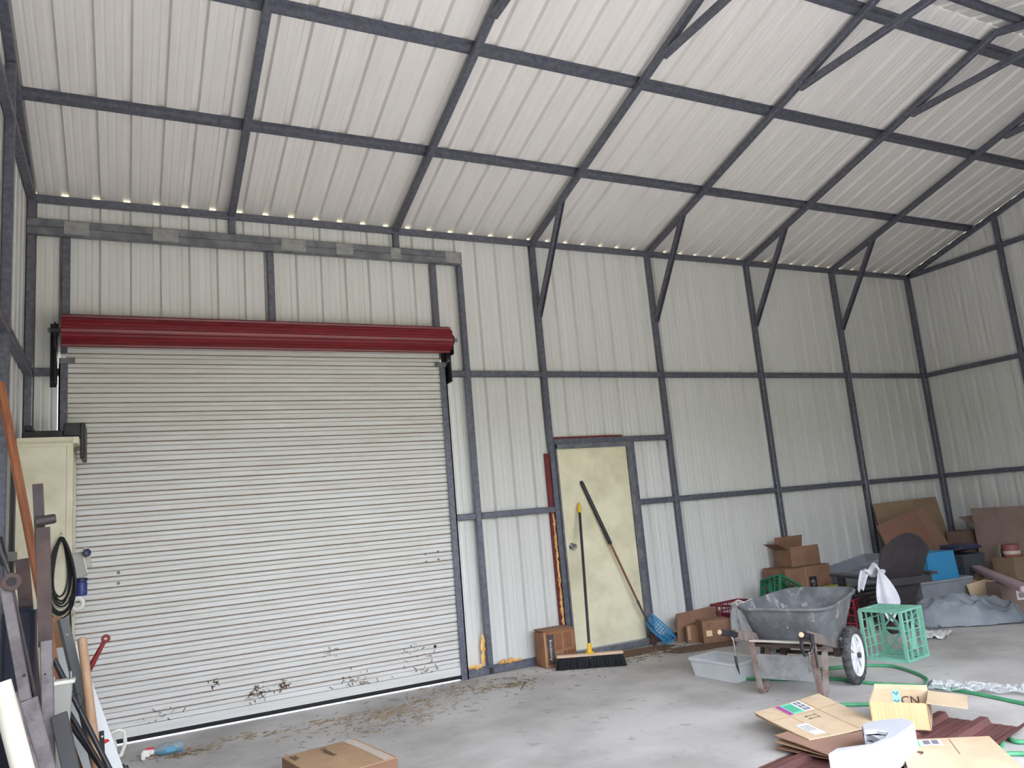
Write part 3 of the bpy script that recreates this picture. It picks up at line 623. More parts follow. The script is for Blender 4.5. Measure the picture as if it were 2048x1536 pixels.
# ------------------------------------------------------------------ carton by the man door
t = thing('printed_carton', (4.325, -.165, 0), R(-2), 'brown printed carton with a dark band standing left of cream door', 'box')
m = MB(); m.box((0, 0, .165), (.34, .20, .33)); m.build('body', mat('printed_cardboard', (152, 108, 78), .85, rgb2=(136, 94, 66), scale=6), t, bevel=.012, seg=2)
m = MB(); m.box((-.006, .0, .334), (.33, .19, .012)); m.build('flap', kraft_d, t, bevel=.004)
m = MB(); m.bx(-.135, -.06, -.1025, -.099, .03, .30); m.build('dark_band', mat('dark_print', (66, 58, 56), .8, rgb2=(82, 72, 68), scale=20), t)
text_part('lettering', 'Armstrong', .042, frame((-.105, -.1032, .16), (0, 0, 1), (-1, 0, 0)), mat('white_ink', (214, 204, 194), .7), t)
faint = mat('brown_ink', (116, 78, 56), .85)
for k in range(5):
    m = MB(); m.bx(-.045+k*.014, -.039+k*.014, -.1022, -.1, .15, .30); m.build('print_line', faint, t)
    m = MB(); m.bx(.05+k*.016, .057+k*.016, -.1022, -.1, .16, .30); m.build('print_line', faint, t)
m = MB(); m.bx(-.04, .0, -.1022, -.1, .05, .12); m.build('print_stamp', mat('grey_ink', (104, 98, 96), .8), t)
for i in range(3):
    for j in range(2): m = MB(); m.bx(.03+i*.042, .065+i*.042, -.1022, -.1, .06+j*.042, .094+j*.042); m.build('print_box', faint, t)
m = MB(); m.bx(-.165, -.150, -.1015, -.098, .01, .325); m.build('tape', tape_m, t)

# ------------------------------------------------------------------ push broom and duster
hb = Vector((4.47, -.54, 0)); hd = Vector((.86, -.5, 0)).normalized(); hn = Vector((-hd.y, hd.x, 0))
t = thing('push_broom', hb, 0, 'push broom with black bristles and yellow tipped black handle by cream door', 'broom')
m = MB(); m.beam(hb-hd*.305+Vector((0, 0, .115)), hb+hd*.305+Vector((0, 0, .115)), .062, .024); m.build('block', wood_c, t, world=True, bevel=.006)
br = mat('black_bristles', (22, 24, 30), .7)
m = MB()
for i in range(46):
    for j in range(5):
        p = hb+hd*(-.295+.59*i/45)+hn*(-.024+.012*j); q = p+hd*((i-22.5)/22.5*.022+random.uniform(-.006, .006))+hn*((j-2)*.006+random.uniform(-.005, .005))
        m.tube([p+Vector((0, 0, .105)), Vector((q.x, q.y, random.uniform(0, .004)))], [.0062, .0066], 5, cap=False)
o = m.build('bristles', br, t, world=True); o['kind'] = 'stuff'
sk = hb+Vector((0, 0, .125)); tp = Vector((4.805, -.062, 1.49)); d = tp-sk
m = MB(); m.tube([sk, sk+d*.06], [.026, .018], 14); m.bx(hb.x-.03, hb.x+.03, hb.y-.025, hb.y+.025, .124, .14); m.build('socket', mat('yellow_plastic', (226, 182, 36), .4), t, world=True, smooth=True)
m = MB(); m.cyl(sk+d*.05, sk+d*.94, .0135, 12); m.build('handle', black_pl, t, world=True, smooth=True)
m = MB(); m.tube([sk+d*.93, sk+d*.98, tp], [.017, .017, .008], 12); m.build('grip', MATS['yellow_plastic'], t, world=True, smooth=True)
m = MB(); c = hb-hn*.033+Vector((0, 0, .09)); m.cyl(c, c-hn*.006, .007, 8); m.build('screw', bolt_m, t, world=True)
t = thing('long_duster', (5.47, -.12, 0), 0, 'long pole tool with black foam grip and copper shaft against cream door', 'pole tool')
a, e = Vector((4.86, -.055, 1.715)), Vector((5.475, -.13, .15)); d = e-a
m = MB(); m.tube([a, a+d*.01, a+d*.42, a+d*.425], [.012, .020, .020, .012], 12); m.build('grip', black_pl, t, world=True, smooth=True)
m = MB(); m.cyl(a+d*.42, a+d*.82, .011, 10); m.build('shaft', mat('copper_shaft', (152, 98, 70), .35, .6), t, world=True, smooth=True)
m = MB(); m.tube([a+d*.80, a+d*.86, a+d*.93, e], [.014, .012, .010, .016], 8); m.build('ferrule', rustb, t, world=True, smooth=True)
m = MB(); m.tube([a+d*.93, e, e+Vector((.01, 0, -.10)), Vector((5.495, -.14, .004))], [.008, .022, .028, .02], 8); m.build('brush_tip', mat('dirty_brush', (96, 66, 56), .9, rgb2=(70, 52, 48), scale=30), t, world=True)
m = MB(); m.tube([a+d*.87, a+d*.93+Vector((.02, -.01, 0)), e+Vector((.02, -.015, .0)), e+Vector((.016, -.01, -.05))], .005, 6); m.build('wire', chrome, t, world=True, smooth=True)

# ------------------------------------------------------------------ blue basket
def lattice(m, o, u, v, nu, nv, t, margin=.0, bar=None, nrm=None):
    """flat lattice panel: o corner, u and v edge vectors, bars of width bar"""
    o, u, v = Vector(o), Vector(u), Vector(v); n = u.cross(v).normalized(); bar = bar or .012
    for i in range(nu+1):
        c = o+u*(i/nu); m.beam(c, c+v, bar, t, n)
    for j in range(nv+1):
        c = o+v*(j/nv); m.beam(c, c+u, bar, t, n)
blue_b = mat('blue_basket_plastic', (62, 152, 204), .35, rgb2=(52, 136, 190), scale=6)
t = thing('slotted_basket', (5.52, -.20, .0), 0, 'light blue slotted plastic basket tipped on its corner beside cream door', 'basket')
Mb = Matrix.Translation(Vector((.015, 0, .155))) @ Matrix.Rotation(R(43), 4, 'Y') @ Matrix.Rotation(R(28), 4, 'X') @ Matrix.Rotation(R(4), 4, 'Z')
W_, D_, H_ = .27, .16, .11
def bpanel(name, o, u, v, nu, nv):
    m = MB(); lattice(m, o, u, v, nu, nv, .004, bar=.009); 
    m.v = [Mb @ p for p in m.v]; return m.build(name, blue_b, t)
c0 = (-W_/2, -D_/2, -H_/2)
bpanel('base', c0, (W_, 0, 0), (0, D_, 0), 7, 3)
bpanel('side', c0, (W_, 0, 0), (0, 0, H_), 7, 2); bpanel('side', (-W_/2, D_/2, -H_/2), (W_, 0, 0), (0, 0, H_), 7, 2)
bpanel('side', c0, (0, D_, 0), (0, 0, H_), 4, 2); bpanel('side', (W_/2, -D_/2, -H_/2), (0, D_, 0), (0, 0, H_), 4, 2)
m = MB()
for p, q in (((-1, -1), (1, -1)), ((1, -1), (1, 1)), ((1, 1), (-1, 1)), ((-1, 1), (-1, -1))): m.beam((p[0]*W_/2*1.03, p[1]*D_/2*1.03, H_/2), (q[0]*W_/2*1.03, q[1]*D_/2*1.03, H_/2), .018, .012)
m.v = [Mb @ p for p in m.v]; m.build('rim', blue_b, t)

# ------------------------------------------------------------------ crates
def crate(name, M, dims, material, label, style='x'):
    """milk crate: local +z is the open side; M places it (base centre at origin)"""
    w_, d_, h_ = dims; t = thing(name, (0, 0, 0), 0, label, 'crate', 'plastic crates'); t.matrix_world = M
    def P(nm, fn):
        m = MB(); fn(m); return m.build(nm, material, t)
    x, y = w_/2, d_/2
    def base(m):
        for a, b_ in (((-x, -y), (x, -y)), ((x, -y), (x, y)), ((x, y), (-x, y)), ((-x, y), (-x, -y))): m.beam((a[0]*.97, a[1]*.97, .01), (b_[0]*.97, b_[1]*.97, .01), .028, .018)
        m.beam((-x, 0, .01), (x, 0, .01), .02, .012); m.beam((0, -y, .01), (0, y, .01), .02, .012)
        m.beam((-x, -y, .01), (x, y, .01), .014, .012); m.beam((-x, y, .01), (x, -y, .01), .014, .012)
        m.beam((-x, 0, .01), (0, y, .01), .012, .010); m.beam((0, y, .01), (x, 0, .01), .012, .010); m.beam((x, 0, .01), (0, -y, .01), .012, .010); m.beam((0, -y, .01), (-x, 0, .01), .012, .010)
        m.lathe([(.042, .0), (.042, .02)], n=18)
    P('base', base)
    for s in range(4):
        o = [Vector((-x, -y, 0)), Vector((x, -y, 0)), Vector((x, y, 0)), Vector((-x, y, 0))]; a, b_ = o[s], o[(s+1) % 4]; u = b_-a; n = Vector((u.y, -u.x, 0)).normalized()
        def side(m):
            for k in range(6): c = a+u*(.02+.96*k/5); m.beam(c+Vector((0, 0, .01)), c+Vector((0, 0, h_)), .007, .008, n)
            for f in (.02, .20, .48, .74, .985): m.beam(a+Vector((0, 0, h_*f)), b_+Vector((0, 0, h_*f)), .012, .016 if f in (.02, .985) else .012)
            m.beam(a+u*.2+Vector((0, 0, h_*.48)), a+u*.8+Vector((0, 0, h_*.62)), .004, .05)
        P('side', side)
    def rim(m):
        for k in range(4):
            o = [Vector((-x, -y, h_)), Vector((x, -y, h_)), Vector((x, y, h_)), Vector((-x, y, h_))]; m.beam(o[k], o[(k+1) % 4], .024, .02)
            m.beam(Vector((o[k].x, o[k].y, 0)), o[k], .02, .02)
    P('rim', rim); return t
green_c = mat('pale_green_crate', (130, 186, 164), .4, rgb2=(114, 172, 148), scale=8)
green_d = mat('dark_green_crate', (32, 116, 84), .4, rgb2=(26, 98, 72), scale=8)
red_c = mat('red_crate', (132, 40, 58), .45, rgb2=(112, 34, 50), scale=8)
# big pale green crate on its side, open towards the camera side
A = Vector((6.21, -2.28, 0)); ax = Vector((-.985, -.17, 0)); lat = Vector((-.17, .985, 0)).normalized()
Mc = Matrix(((lat.x, 0, ax.x, 0), (lat.y, 0, ax.y, 0), (0, 1, 0, 0), (0, 0, 0, 1)))
cw = .345; ch = .385; cdp = .34
Mc = Matrix.Translation(Vector((6.21, -2.305, ch/2+.011))-ax*cdp) @ Mc
crate('milk_crate', Mc, (cw, ch, cdp), green_c, 'pale green milk crate lying on its side near the wheelbarrow')
crate('milk_crate', Matrix.Translation((6.52, -.27, .0)) @ Matrix.Rotation(R(8), 4, 'Z') , (.44, .33, .30), red_c, 'red plastic crate against the wall behind the clear bag')
Mg = Matrix.Translation((6.93, -.36, .27)) @ Matrix.Rotation(R(28), 4, 'Y') @ Matrix.Rotation(R(72), 4, 'X') 
crate('milk_crate', Mg, (.33, .33, .27), green_d, 'dark green crate tipped up against the wall behind wheelbarrow')
crate('milk_crate', Matrix.Translation((7.38, -.95, 0)) @ Matrix.Rotation(R(15), 4, 'Z'), (.33, .33, .28), red_c, 'red plastic crate on the floor under the black chair')

# ------------------------------------------------------------------ cardboard left of the wheelbarrow
t = thing('flattened_carton', (6.0, -.14, 0), 0, 'flattened brown carton leaning on the wall beside the blue basket', 'cardboard')
m = MB(); m.prism([(-.27, .0), (.36, .0), (.36, .20), (.27, .30), (-.22, .285), (-.26, .20)], .012, frame((0, -.10, .0), (1, 0, 0), (0, .28, 1))); m.build('panel', kraft_d, t)
m = MB(); m.prism([(-.30, .0), (-.02, .0), (-.02, .02), (-.17, .08), (-.20, .27), (-.245, .26)], .008, frame((0, -.13, .0), (1, -.1, 0), (0, .2, 1))); m.build('torn_flap', kraft_d, t)
t = thing('small_carton', (5.83, -.34, 0), R(-12), 'small brown carton scrap standing in front of the flattened carton', 'box')
m = MB(); m.box((0, 0, .085), (.15, .05, .17)); m.build('body', kraft_d, t, bevel=.004)
m = MB(); m.box((-.055, -.028, .10), (.032, .008, .13)); m.build('folded_edge', kraft, t)
t = closed_carton('black_sided_carton', (6.0, -.47, 0), R(-20), (.30, .18, .22), kraft_d, 'brown carton with one black end and yellow sticker behind barrow handle', tapeon=False)
m = MB(); m.bx(.149, .153, -.088, .088, .006, .212); m.build('black_end', ink, t)
m = MB(); m.bx(-.115, -.055, -.0935, -.089, .07, .125); m.build('sticker', mat('yellow_sticker', (222, 208, 160), .7), t)
for k in range(2): m = MB(); m.bx(-.10, -.03-.03*k, -.0925, -.0895, .185-.02*k, .193-.02*k); m.build('print_line', faint, t)

# clear plastic bag
bag = mat('hazy_plastic', (200, 202, 204), .35, alpha=.55, rgb2=(176, 178, 180), scale=9)
t = thing('plastic_bag', (6.22, -.72, 0), 0, 'hazy clear plastic bag standing beside the red crate', 'bag')
def bagf(u, v):
    a = 2*math.pi*u; h = v; r = (.15+.035*math.sin(3*a+2*h)+.02*math.sin(7*a+5*h))*(1-.18*h**3)*(.8+.4*min(1, h*5) if h < .2 else 1)
    return (r*.95*math.cos(a), r*.7*math.sin(a), .37*h+.015*math.sin(5*a)*h)
m = MB(); m.grid(bagf, 36, 14); m.build('film', bag, t, smooth=True)
m = MB(); m.tube([bagf(i/36, 1) for i in range(36)], .008, 6, closed=True); m.build('rolled_edge', whitepl, t, smooth=True)

# ------------------------------------------------------------------ stacked cartons by post five
t = closed_carton('lower_carton', (7.47, -.25, 0), R(-3), (.66, .36, .585), kraft_d, 'large brown carton with a black square logo under another box', tapeon=False)
m = MB(); m.bx(.0, .10, -.186, -.179, .34, .47); m.build('logo_square', ink, t)
lw = mat('logo_grey', (150, 140, 134), .7)
for a, b_ in (((.02, .40), (.05, .44)), ((.05, .44), (.08, .40)), ((.05, .44), (.05, .38)), ((.03, .37), (.075, .385)), ((.015, .42), (.04, .43))):
    m = MB(); m.beam((a[0], -.187, a[1]), (b_[0], -.187, b_[1]), .008, .002, (0, 1, 0)); m.build('logo_stroke', lw, t)
m = MB(); m.bx(-.045, -.035, -.184, -.178, .01, .58); m.build('seam', kraft, t)
t = open_carton('upper_carton', (7.50, -.26, .589), R(-4), (.42, .26, .19), kraft_d, 'open brown carton with a raised lid on the larger carton', [('y+', .14, -14), ('x-', .16, 62), ('y-', .0301, 2)])

# lime bucket behind the barrow
t = thing('lime_tub', (7.68, -.60, 0), 0, 'lime green plastic tub between the cartons and the black chair', 'tub')
lime = mat('lime_plastic', (176, 184, 72), .45)
m = MB(); m.lathe([(.09, 0), (.115, .34), (.125, .34), (.128, .355), (.112, .355), (.106, .34), (.08, .02), (0, .02)], n=28, cap=False); m.build('tub_wall', lime, t, smooth=True)
m = MB(); m.lathe([(.125, .325), (.133, .33), (.133, .357), (.12, .36)], n=28, cap=False); m.build('rim', lime, t, smooth=True)

# ------------------------------------------------------------------ adirondack chair with white cloth
chm = mat('charcoal_resin', (58, 54, 56), .5, rgb2=(68, 64, 66), scale=6)
cb = Vector((7.61, -1.28, 0)); ct = thing('adirondack_chair', cb, R(-14.6), 'dark resin adirondack chair facing the wall among the clutter', 'chair')
# local: +y is the way it faces, x lateral
for i in range(5):   # back slats fan out to a rounded top
    xa = (-.17+.085*i); xb = (-.216+.108*i); top = .74-.026*(i-2)**2
    m = MB(); m.grid(lambda u, v, xa=xa, xb=xb, top=top, i=i: Vector(((xa+(u-.5)*.092)*(1-v)+(xb+(u-.5)*.116)*v, -.10-.34/.7*v*(top-.052*(u-.5)*(i-2)-.006*(2*u-1)**2), .18+v*(top-.052*(u-.5)*(i-2)-.006*(2*u-1)**2))), 3, 8, .022); m.build('back_slat', chm, ct)
for i in range(5):
    y = -.12+.125*i; m = MB(); m.beam((-.27, y+.05, .24+.028*i), (.27, y+.05, .24+.028*i), .115, .02); m.build('seat_slat', chm, ct)
for s in (-1, 1):
    m = MB(); m.beam((s*.255, .40, .33), (s*.255, -.33, .045), .028, .09); m.build('stringer', chm, ct)
    m = MB(); m.beam((s*.29, .30, 0), (s*.29, .30, .50), .10, .03, (1, 0, 0)); m.build('leg', chm, ct)
    m = MB(); m.beam((s*.255, -.27, .10), (s*.255, -.40, .0), .028, .08, (1, 0, 0)); m.build('leg', chm, ct)
    m = MB(); m.prism([(-.05, -.36), (.04, -.36), (.07, .2), (.07, .38), (-.07, .38), (-.07, .15)], .024, Matrix.Translation((s*.30, 0, .50))); m.build('arm', chm, ct)
m = MB(); m.beam((-.30, -.30, .46), (.30, -.30, .46), .03, .07); m.build('back_rail', chm, ct)

cloth_m = mat('white_cloth', (226, 226, 232), .85, rgb2=(206, 206, 214), scale=7)
t = thing('white_cloth', (7.24, -1.50, .535), R(-50), 'crumpled white cloth hanging over the chair arm', 'cloth')
def clothf(u, v):   # pointed piece hanging down in front of the arm
    wd = .035+.17*math.sin(min(1, v*1.25)*math.pi*.62)*(1-max(0, v-.62)/.38)**.8
    x = (u-.5)*wd+.035*math.sin(2.2*v); f_ = math.sin(u*7+1.5*v)*.5+math.sin(u*13-2*v)*.22
    return (x+.03, -.065-.05*v+.028*f_*min(1, v*2+.2), .055-.46*v+.012*math.sin(u*6))
m = MB(); m.grid(clothf, 24, 30, .004); m.build('hanging_part', cloth_m, t, smooth=True)
def clothg(u, v):   # folded part lying over the arm
    n1 = noise.noise(Vector((u*3, v*3, .7))); return (-.13+.19*u+.02*math.sin(v*5), -.07+.15*v, .045+.05*math.sin(math.pi*u)*math.sin(math.pi*min(1, v+.1))+.035*n1+.02*math.sin(u*12+v*4)-.05*(v > .9))
m = MB(); m.grid(clothg, 22, 22, .004); m.build('folded_part', cloth_m, t, smooth=True)
def clothh(u, v):   # smaller corner drooping to the left
    return (-.10-.07*v+(u-.5)*(.10-.05*v), -.075+.02*math.sin(u*8), .05-.17*v+.02*math.sin(u*7+v*3))
m = MB(); m.grid(clothh, 14, 16, .004); m.build('loose_corner', cloth_m, t, smooth=True)

# ------------------------------------------------------------------ totes, tubs and cardboard in the far corner
grey_t = mat('grey_tote_plastic', (148, 152, 158), .45, rgb2=(134, 138, 146), scale=4)
def tote(name, loc, rz, dims, material, label, rot=None, wall=.006, rimw=.03):
    w_, d_, h_ = dims; t = thing(name, loc, rz, label, 'storage bin', rot=rot); k = .88
    m = MB(); b0 = [(-w_/2*k, -d_/2*k), (w_/2*k, -d_/2*k), (w_/2*k, d_/2*k), (-w_/2*k, d_/2*k)]; t0 = [(p[0]/k, p[1]/k) for p in b0]
    for j in range(4):
        a, b_ = b0[j], b0[(j+1) % 4]; c, d = t0[j], t0[(j+1) % 4]; n = Vector((-(b_[1]-a[1]), b_[0]-a[0], 0)).normalized()*wall
        q = [Vector((a[0], a[1], 0)), Vector((b_[0], b_[1], 0)), Vector((d[0], d[1], h_)), Vector((c[0], c[1], h_))]
        m = MB(); m.add(q+[p+n for p in q], [(0, 1, 2, 3), (7, 6, 5, 4), (0, 4, 5, 1), (1, 5, 6, 2), (2, 6, 7, 3), (3, 7, 4, 0)]); m.build('side', material, t)
    m = MB(); m.box((0, 0, .004), (w_*k, d_*k, .008)); m.build('bottom', material, t)
    m = MB()
    for j in range(4): c, d = Vector((*t0[j], h_-.012)), Vector((*t0[(j+1) % 4], h_-.012)); m.beam(c, d, rimw, .024)
    m.build('rim', material, t, bevel=.004); return t
tote('storage_tote', (8.66, -1.02, 0), R(-10), (.72, .46, .34), grey_t, 'grey plastic storage tote behind the chair with a blue tub inside')
t = tote('nested_tub', (8.78, -.98, .62), R(-10), (.44, .34, .56), mat('sky_blue_plastic', (58, 142, 190), .4), 'upside-down light blue plastic tub in the grey tote', rot=(R(180), 0, R(-10)))
tote('storage_tote', (8.38, -.33, .06), 0, (.86, .40, .48), grey_t, 'grey plastic tote tilted against the wall behind the chair', rot=(0, R(-8), R(-2)))
t = tote('dark_bin', (9.56, -.82, 0), R(-8), (.34, .34, .52), mat('slate_plastic', (72, 78, 86), .5), 'dark slate waste bin behind the blue tub')
m = MB(); m.box((0, .02, .56), (.36, .36, .03), Matrix.Rotation(R(-10), 3, 'X')); m.box((0, .0, .60), (.30, .30, .05)); m.build('lid', mat('navy_lid_plastic', (58, 62, 88), .5), t, bevel=.01)
t = thing('yellow_carton', (9.30, -1.10, .0), R(-30), 'small yellow patterned carton beside the grey tote', 'box')
m = MB(); m.box((0, 0, .13), (.14, .10, .26)); m.build('body', mat('yellow_print', (196, 172, 96), .7, rgb2=(206, 160, 140), scale=14), t, bevel=.004)
m = MB(); m.box((0, 0, .263), (.136, .096, .006)); m.build('flap', kraft, t)
def board(name, poly, o, xd, yd, material, label, th=.012, extra=None):
    M = frame(o, xd, yd); t = thing(name, Vector(o), 0, label, 'cardboard')
    m = MB(); m.prism(poly, th, M); m.build('panel', material, t, world=True)
    m = MB()
    if extra:
        a, b_ = extra; m.beam(M @ Vector((*a, th+.0005)), M @ Vector((*b_, th+.0005)), .006, .001, M.to_3x3() @ Vector((0, 0, 1))); m.build('crease', kraft_d, t, world=True)
    return t
kr_a = mat('dusty_cardboard', (150, 126, 102), .9, rgb2=(136, 114, 92), scale=4)
board('cardboard_sheet', [(0, 0), (1.28, 0), (1.26, 1.20), (.05, 1.19)], (9.0, -.32, 0), (1, 0, 0), (0, .16, 1), kr_a, 'tallest cardboard sheet leaning in the far corner', extra=((.02, .6), (1.26, .62)))
board('cardboard_sheet', [(.10, .0), (.62, .0), (.86, .62), (.70, 1.08), (-.02, .93), (.12, .50)], (8.78, -.48, 0), (1, -.06, 0), (0, .14, 1), mat('reddish_cardboard', (140, 104, 88), .9), 'reddish cardboard sheet leaning left in the far corner')
board('cardboard_sheet', [(.0, .0), (.58, .0), (.68, .52), (.36, 1.08), (.12, 1.0), (.02, .82)], (9.30, -.46, 0), (1, -.06, 0), (0, .12, 1), mat('tan_cardboard', (146, 114, 94), .9), 'pointed tan cardboard sheet leaning in front of the tallest one')
closed_carton('corner_carton', (9.10, -.60, 0), R(-6), (.30, .14, .66), kr_a, 'upright tan carton behind the blue tub', tapeon=False)
closed_carton('corner_carton', (10.17, -.46, 0), R(4), (.28, .22, .74), mat('umber_cardboard', (118, 96, 86), .9), 'tall dull brown carton between the slate bin and the end wall', tapeon=False, rot=(0, 0, R(4)))
t = open_carton('end_wall_carton', (10.38, -1.14, .24), R(90), (1.0, .40, .56), mat('dull_cardboard', (150, 130, 122), .9, rgb2=(138, 118, 110), scale=4), 'wide dull brown open carton against the end wall', [('x+', .22, 60), ('y+', .22, 8)])
closed_carton('low_carton', (10.38, -1.14, 0), R(90), (.96, .40, .235), kr_a, 'low brown carton under the wide open carton at the end wall', tapeon=False)
t = thing('red_canister', (10.0, -1.16, .445), 0, 'reddish food can with white label in front of the open carton', 'can')
closed_carton('small_shelf_carton', (9.98, -1.14, .0), R(80), (.30, .24, .444), kr_a, 'narrow carton holding the reddish can', tapeon=False)
m = MB(); m.lathe([(.085, 0), (.09, .01), (.09, .13), (.085, .14)], n=22); m.build('body', mat('pinkish_print', (150, 92, 88), .5), t, smooth=True)
m = MB(); m.lathe([(.092, .03), (.092, .07)], n=22, cap=False); m.build('print_band', mat('cream_print', (206, 196, 178), .6), t)
t = thing('label_tag', (9.93, -1.03, .447), R(58), 'pale rectangular tag standing by the reddish can', 'tag')
m = MB(); m.box((0, 0, .07), (.13, .006, .14)); m.build('card', mat('tag_card', (172, 164, 148), .7), t)
for k in range(4): m = MB(); m.box((-.04+k*.025, -.0035, .07), (.01, .001, .09)); m.build('print_line', mat('tag_print', (120, 112, 104), .7), t)
pk = mat('pink_wrap', (186, 164, 168), .5, rgb2=(170, 148, 152), scale=9, stretch=(1, 1, 4))
t = thing('wrapped_carton', (9.25, -1.75, 0), 0, 'long pinkish wrapped carton lying along the end wall', 'carton')
a, b_ = Vector((9.550, -0.973, 0.349)), Vector((8.900, -1.944, 0.236)); a.z = .42; b_.z = .40
a = Vector((9.508, -1.014, 0.360)); b_ = Vector((8.044, -2.420, 0.360))
m = MB(); m.beam(a, b_+(b_-a)*.02, .11, .06); m.build('body', pk, t, world=True, bevel=.012)
d = (b_-a).normalized()
for f in (.12,):
    c = a.lerp(b_, f); m = MB(); m.beam(Vector((c.x, c.y, 0)), Vector((c.x, c.y, c.z-.031)), .10, .10); m.build('support_block', kr_a, t, world=True)
P = Vector((8.550, -1.915, 0.000)); t = closed_carton('labelled_carton', (P.x+.16, P.y+.06, 0), R(-25), (.34, .24, .325), mat('grey_brown_cardboard', (128, 108, 100), .9), 'grey-brown carton with white label below the pinkish wrapped carton', tapeon=False)
m = MB(); m.bx(-.02, .08, -.124, -.119, .16, .25); m.build('sticker', mat('label_paper', (206, 200, 194), .7), t)
m = MB(); m.bx(.0, .06, -.1248, -.1238, .18, .23); m.build('print_square', mat('label_print', (134, 122, 118), .7), t)
P = Vector((8.995, -1.317, 0.000)); board('cardboard_flap', [(-.30, .0), (.16, .0), (.08, .30), (-.05, .33), (-.28, .29)], (P.x+.05, P.y-.22, 0), (1, -.35, 0), (.15, .45, .9), kraft_l, 'pale tan cardboard flap standing behind the grey tarp')

# grey tarp heap
tarp = mat('grey_tarp', (134, 140, 146), .6, rgb2=(118, 124, 132), scale=5, bump=.25, bscale=14)
t = thing('grey_tarp', (8.16, -1.72, 0), R(-30), 'crumpled grey tarp heaped on the floor at the far right', 'tarp')
def tarpf(u, v):
    x, y = (u-.5)*1.12, (v-.5)*.62; r = math.hypot(x/.56, y/.31); e = max(0, 1-r**2)
    n1 = noise.noise(Vector((x*3, y*3, 1.3))); fold = 1-abs(noise.noise(Vector((x*3.2+y*2.5, y*6-x*1.5, 4)))*2); f2 = 1-abs(noise.noise(Vector((x*7-y*4, y*11+x*2, 7)))*2)
    h = (.23-.10*u)*e**.6+(.075*max(0, fold)+.03*max(0, f2))*min(1, e*3+.15)
    return (x*(1+.10*n1), y*(1+.22*n1), max(.004, h))
m = MB(); m.grid(tarpf, 110, 70); m.build('crumpled_sheet', tarp, t, smooth=True)
t = thing('paper_scrap', (7.33, -1.95, .0), R(20), 'crumpled pale plastic scrap behind the green crate', 'scrap')
m = MB(); m.grid(lambda u, v: ((u-.5)*.34, (v-.5)*.22, .01+.05*abs(noise.noise(Vector((u*5, v*5, .2))))), 14, 10); m.build('film', white_p, t, smooth=True)

# ------------------------------------------------------------------ wheelbarrow
wb_ = thing('wheelbarrow', (4.88, -2.56, 0), R(23), 'grey cement-stained two-wheeled wheelbarrow with wooden handles', 'wheelbarrow')
tray_m = mat('tray_plastic', (92, 94, 97), .7, rgb2=(128, 129, 130), scale=6, detail=7, lo=.45, hi=.75, speck=(182, 182, 180), sscale=8, slo=.58, shi=.76, bump=.15, bscale=30)
def sgn(v): return 1 if v >= 0 else -1
def ring(cx, ax_, ay, fr, z, zr, n=56, e=5.4):
    out = []
    for i in range(n):
        a = 2*math.pi*i/n; c, s_ = math.cos(a), math.sin(a)
        x = sgn(c)*abs(c)**(2/e); y = sgn(s_)*abs(s_)**(2/e)
        out.append(Vector((cx+ax_*x, ay*y*(1-fr*(x+1)/2), z+zr*(x+1)/2)))
    return out
levels = [ring(.40, .05, .04, .0, .325, 0), ring(.38, .24, .22, .1, .325, .0), ring(.38, .30, .265, .14, .335, .0), ring(.39, .355, .30, .18, .42, .02), ring(.41, .42, .335, .2, .53, .03), ring(.43, .475, .36, .22, .605, .03)]
inner = [ring(.40, .05, .04, .0, .335, 0), ring(.38, .235, .215, .1, .335, .0), ring(.38, .292, .258, .14, .347, .0), ring(.39, .345, .292, .18, .43, .02), ring(.41, .41, .326, .2, .535, .03), ring(.43, .466, .352, .22, .607, .03)]
m = MB(); n = 56; allr = levels+inner[::-1]
vs = [p for r_ in allr for p in r_]; fs = [(i*n+j, i*n+(j+1) % n, (i+1)*n+(j+1) % n, (i+1)*n+j) for i in range(len(allr)-1) for j in range(n)]
fs += [tuple(range(n)), tuple(range((len(allr)-1)*n, len(allr)*n))]; m.add(vs, fs); m.build('tray', tray_m, wb_, smooth=True)
m = MB(); m.tube(ring(.43, .48, .364, .22, .604, .03), .012, 8, closed=True); m.build('tray_rim', tray_m, wb_, smooth=True)
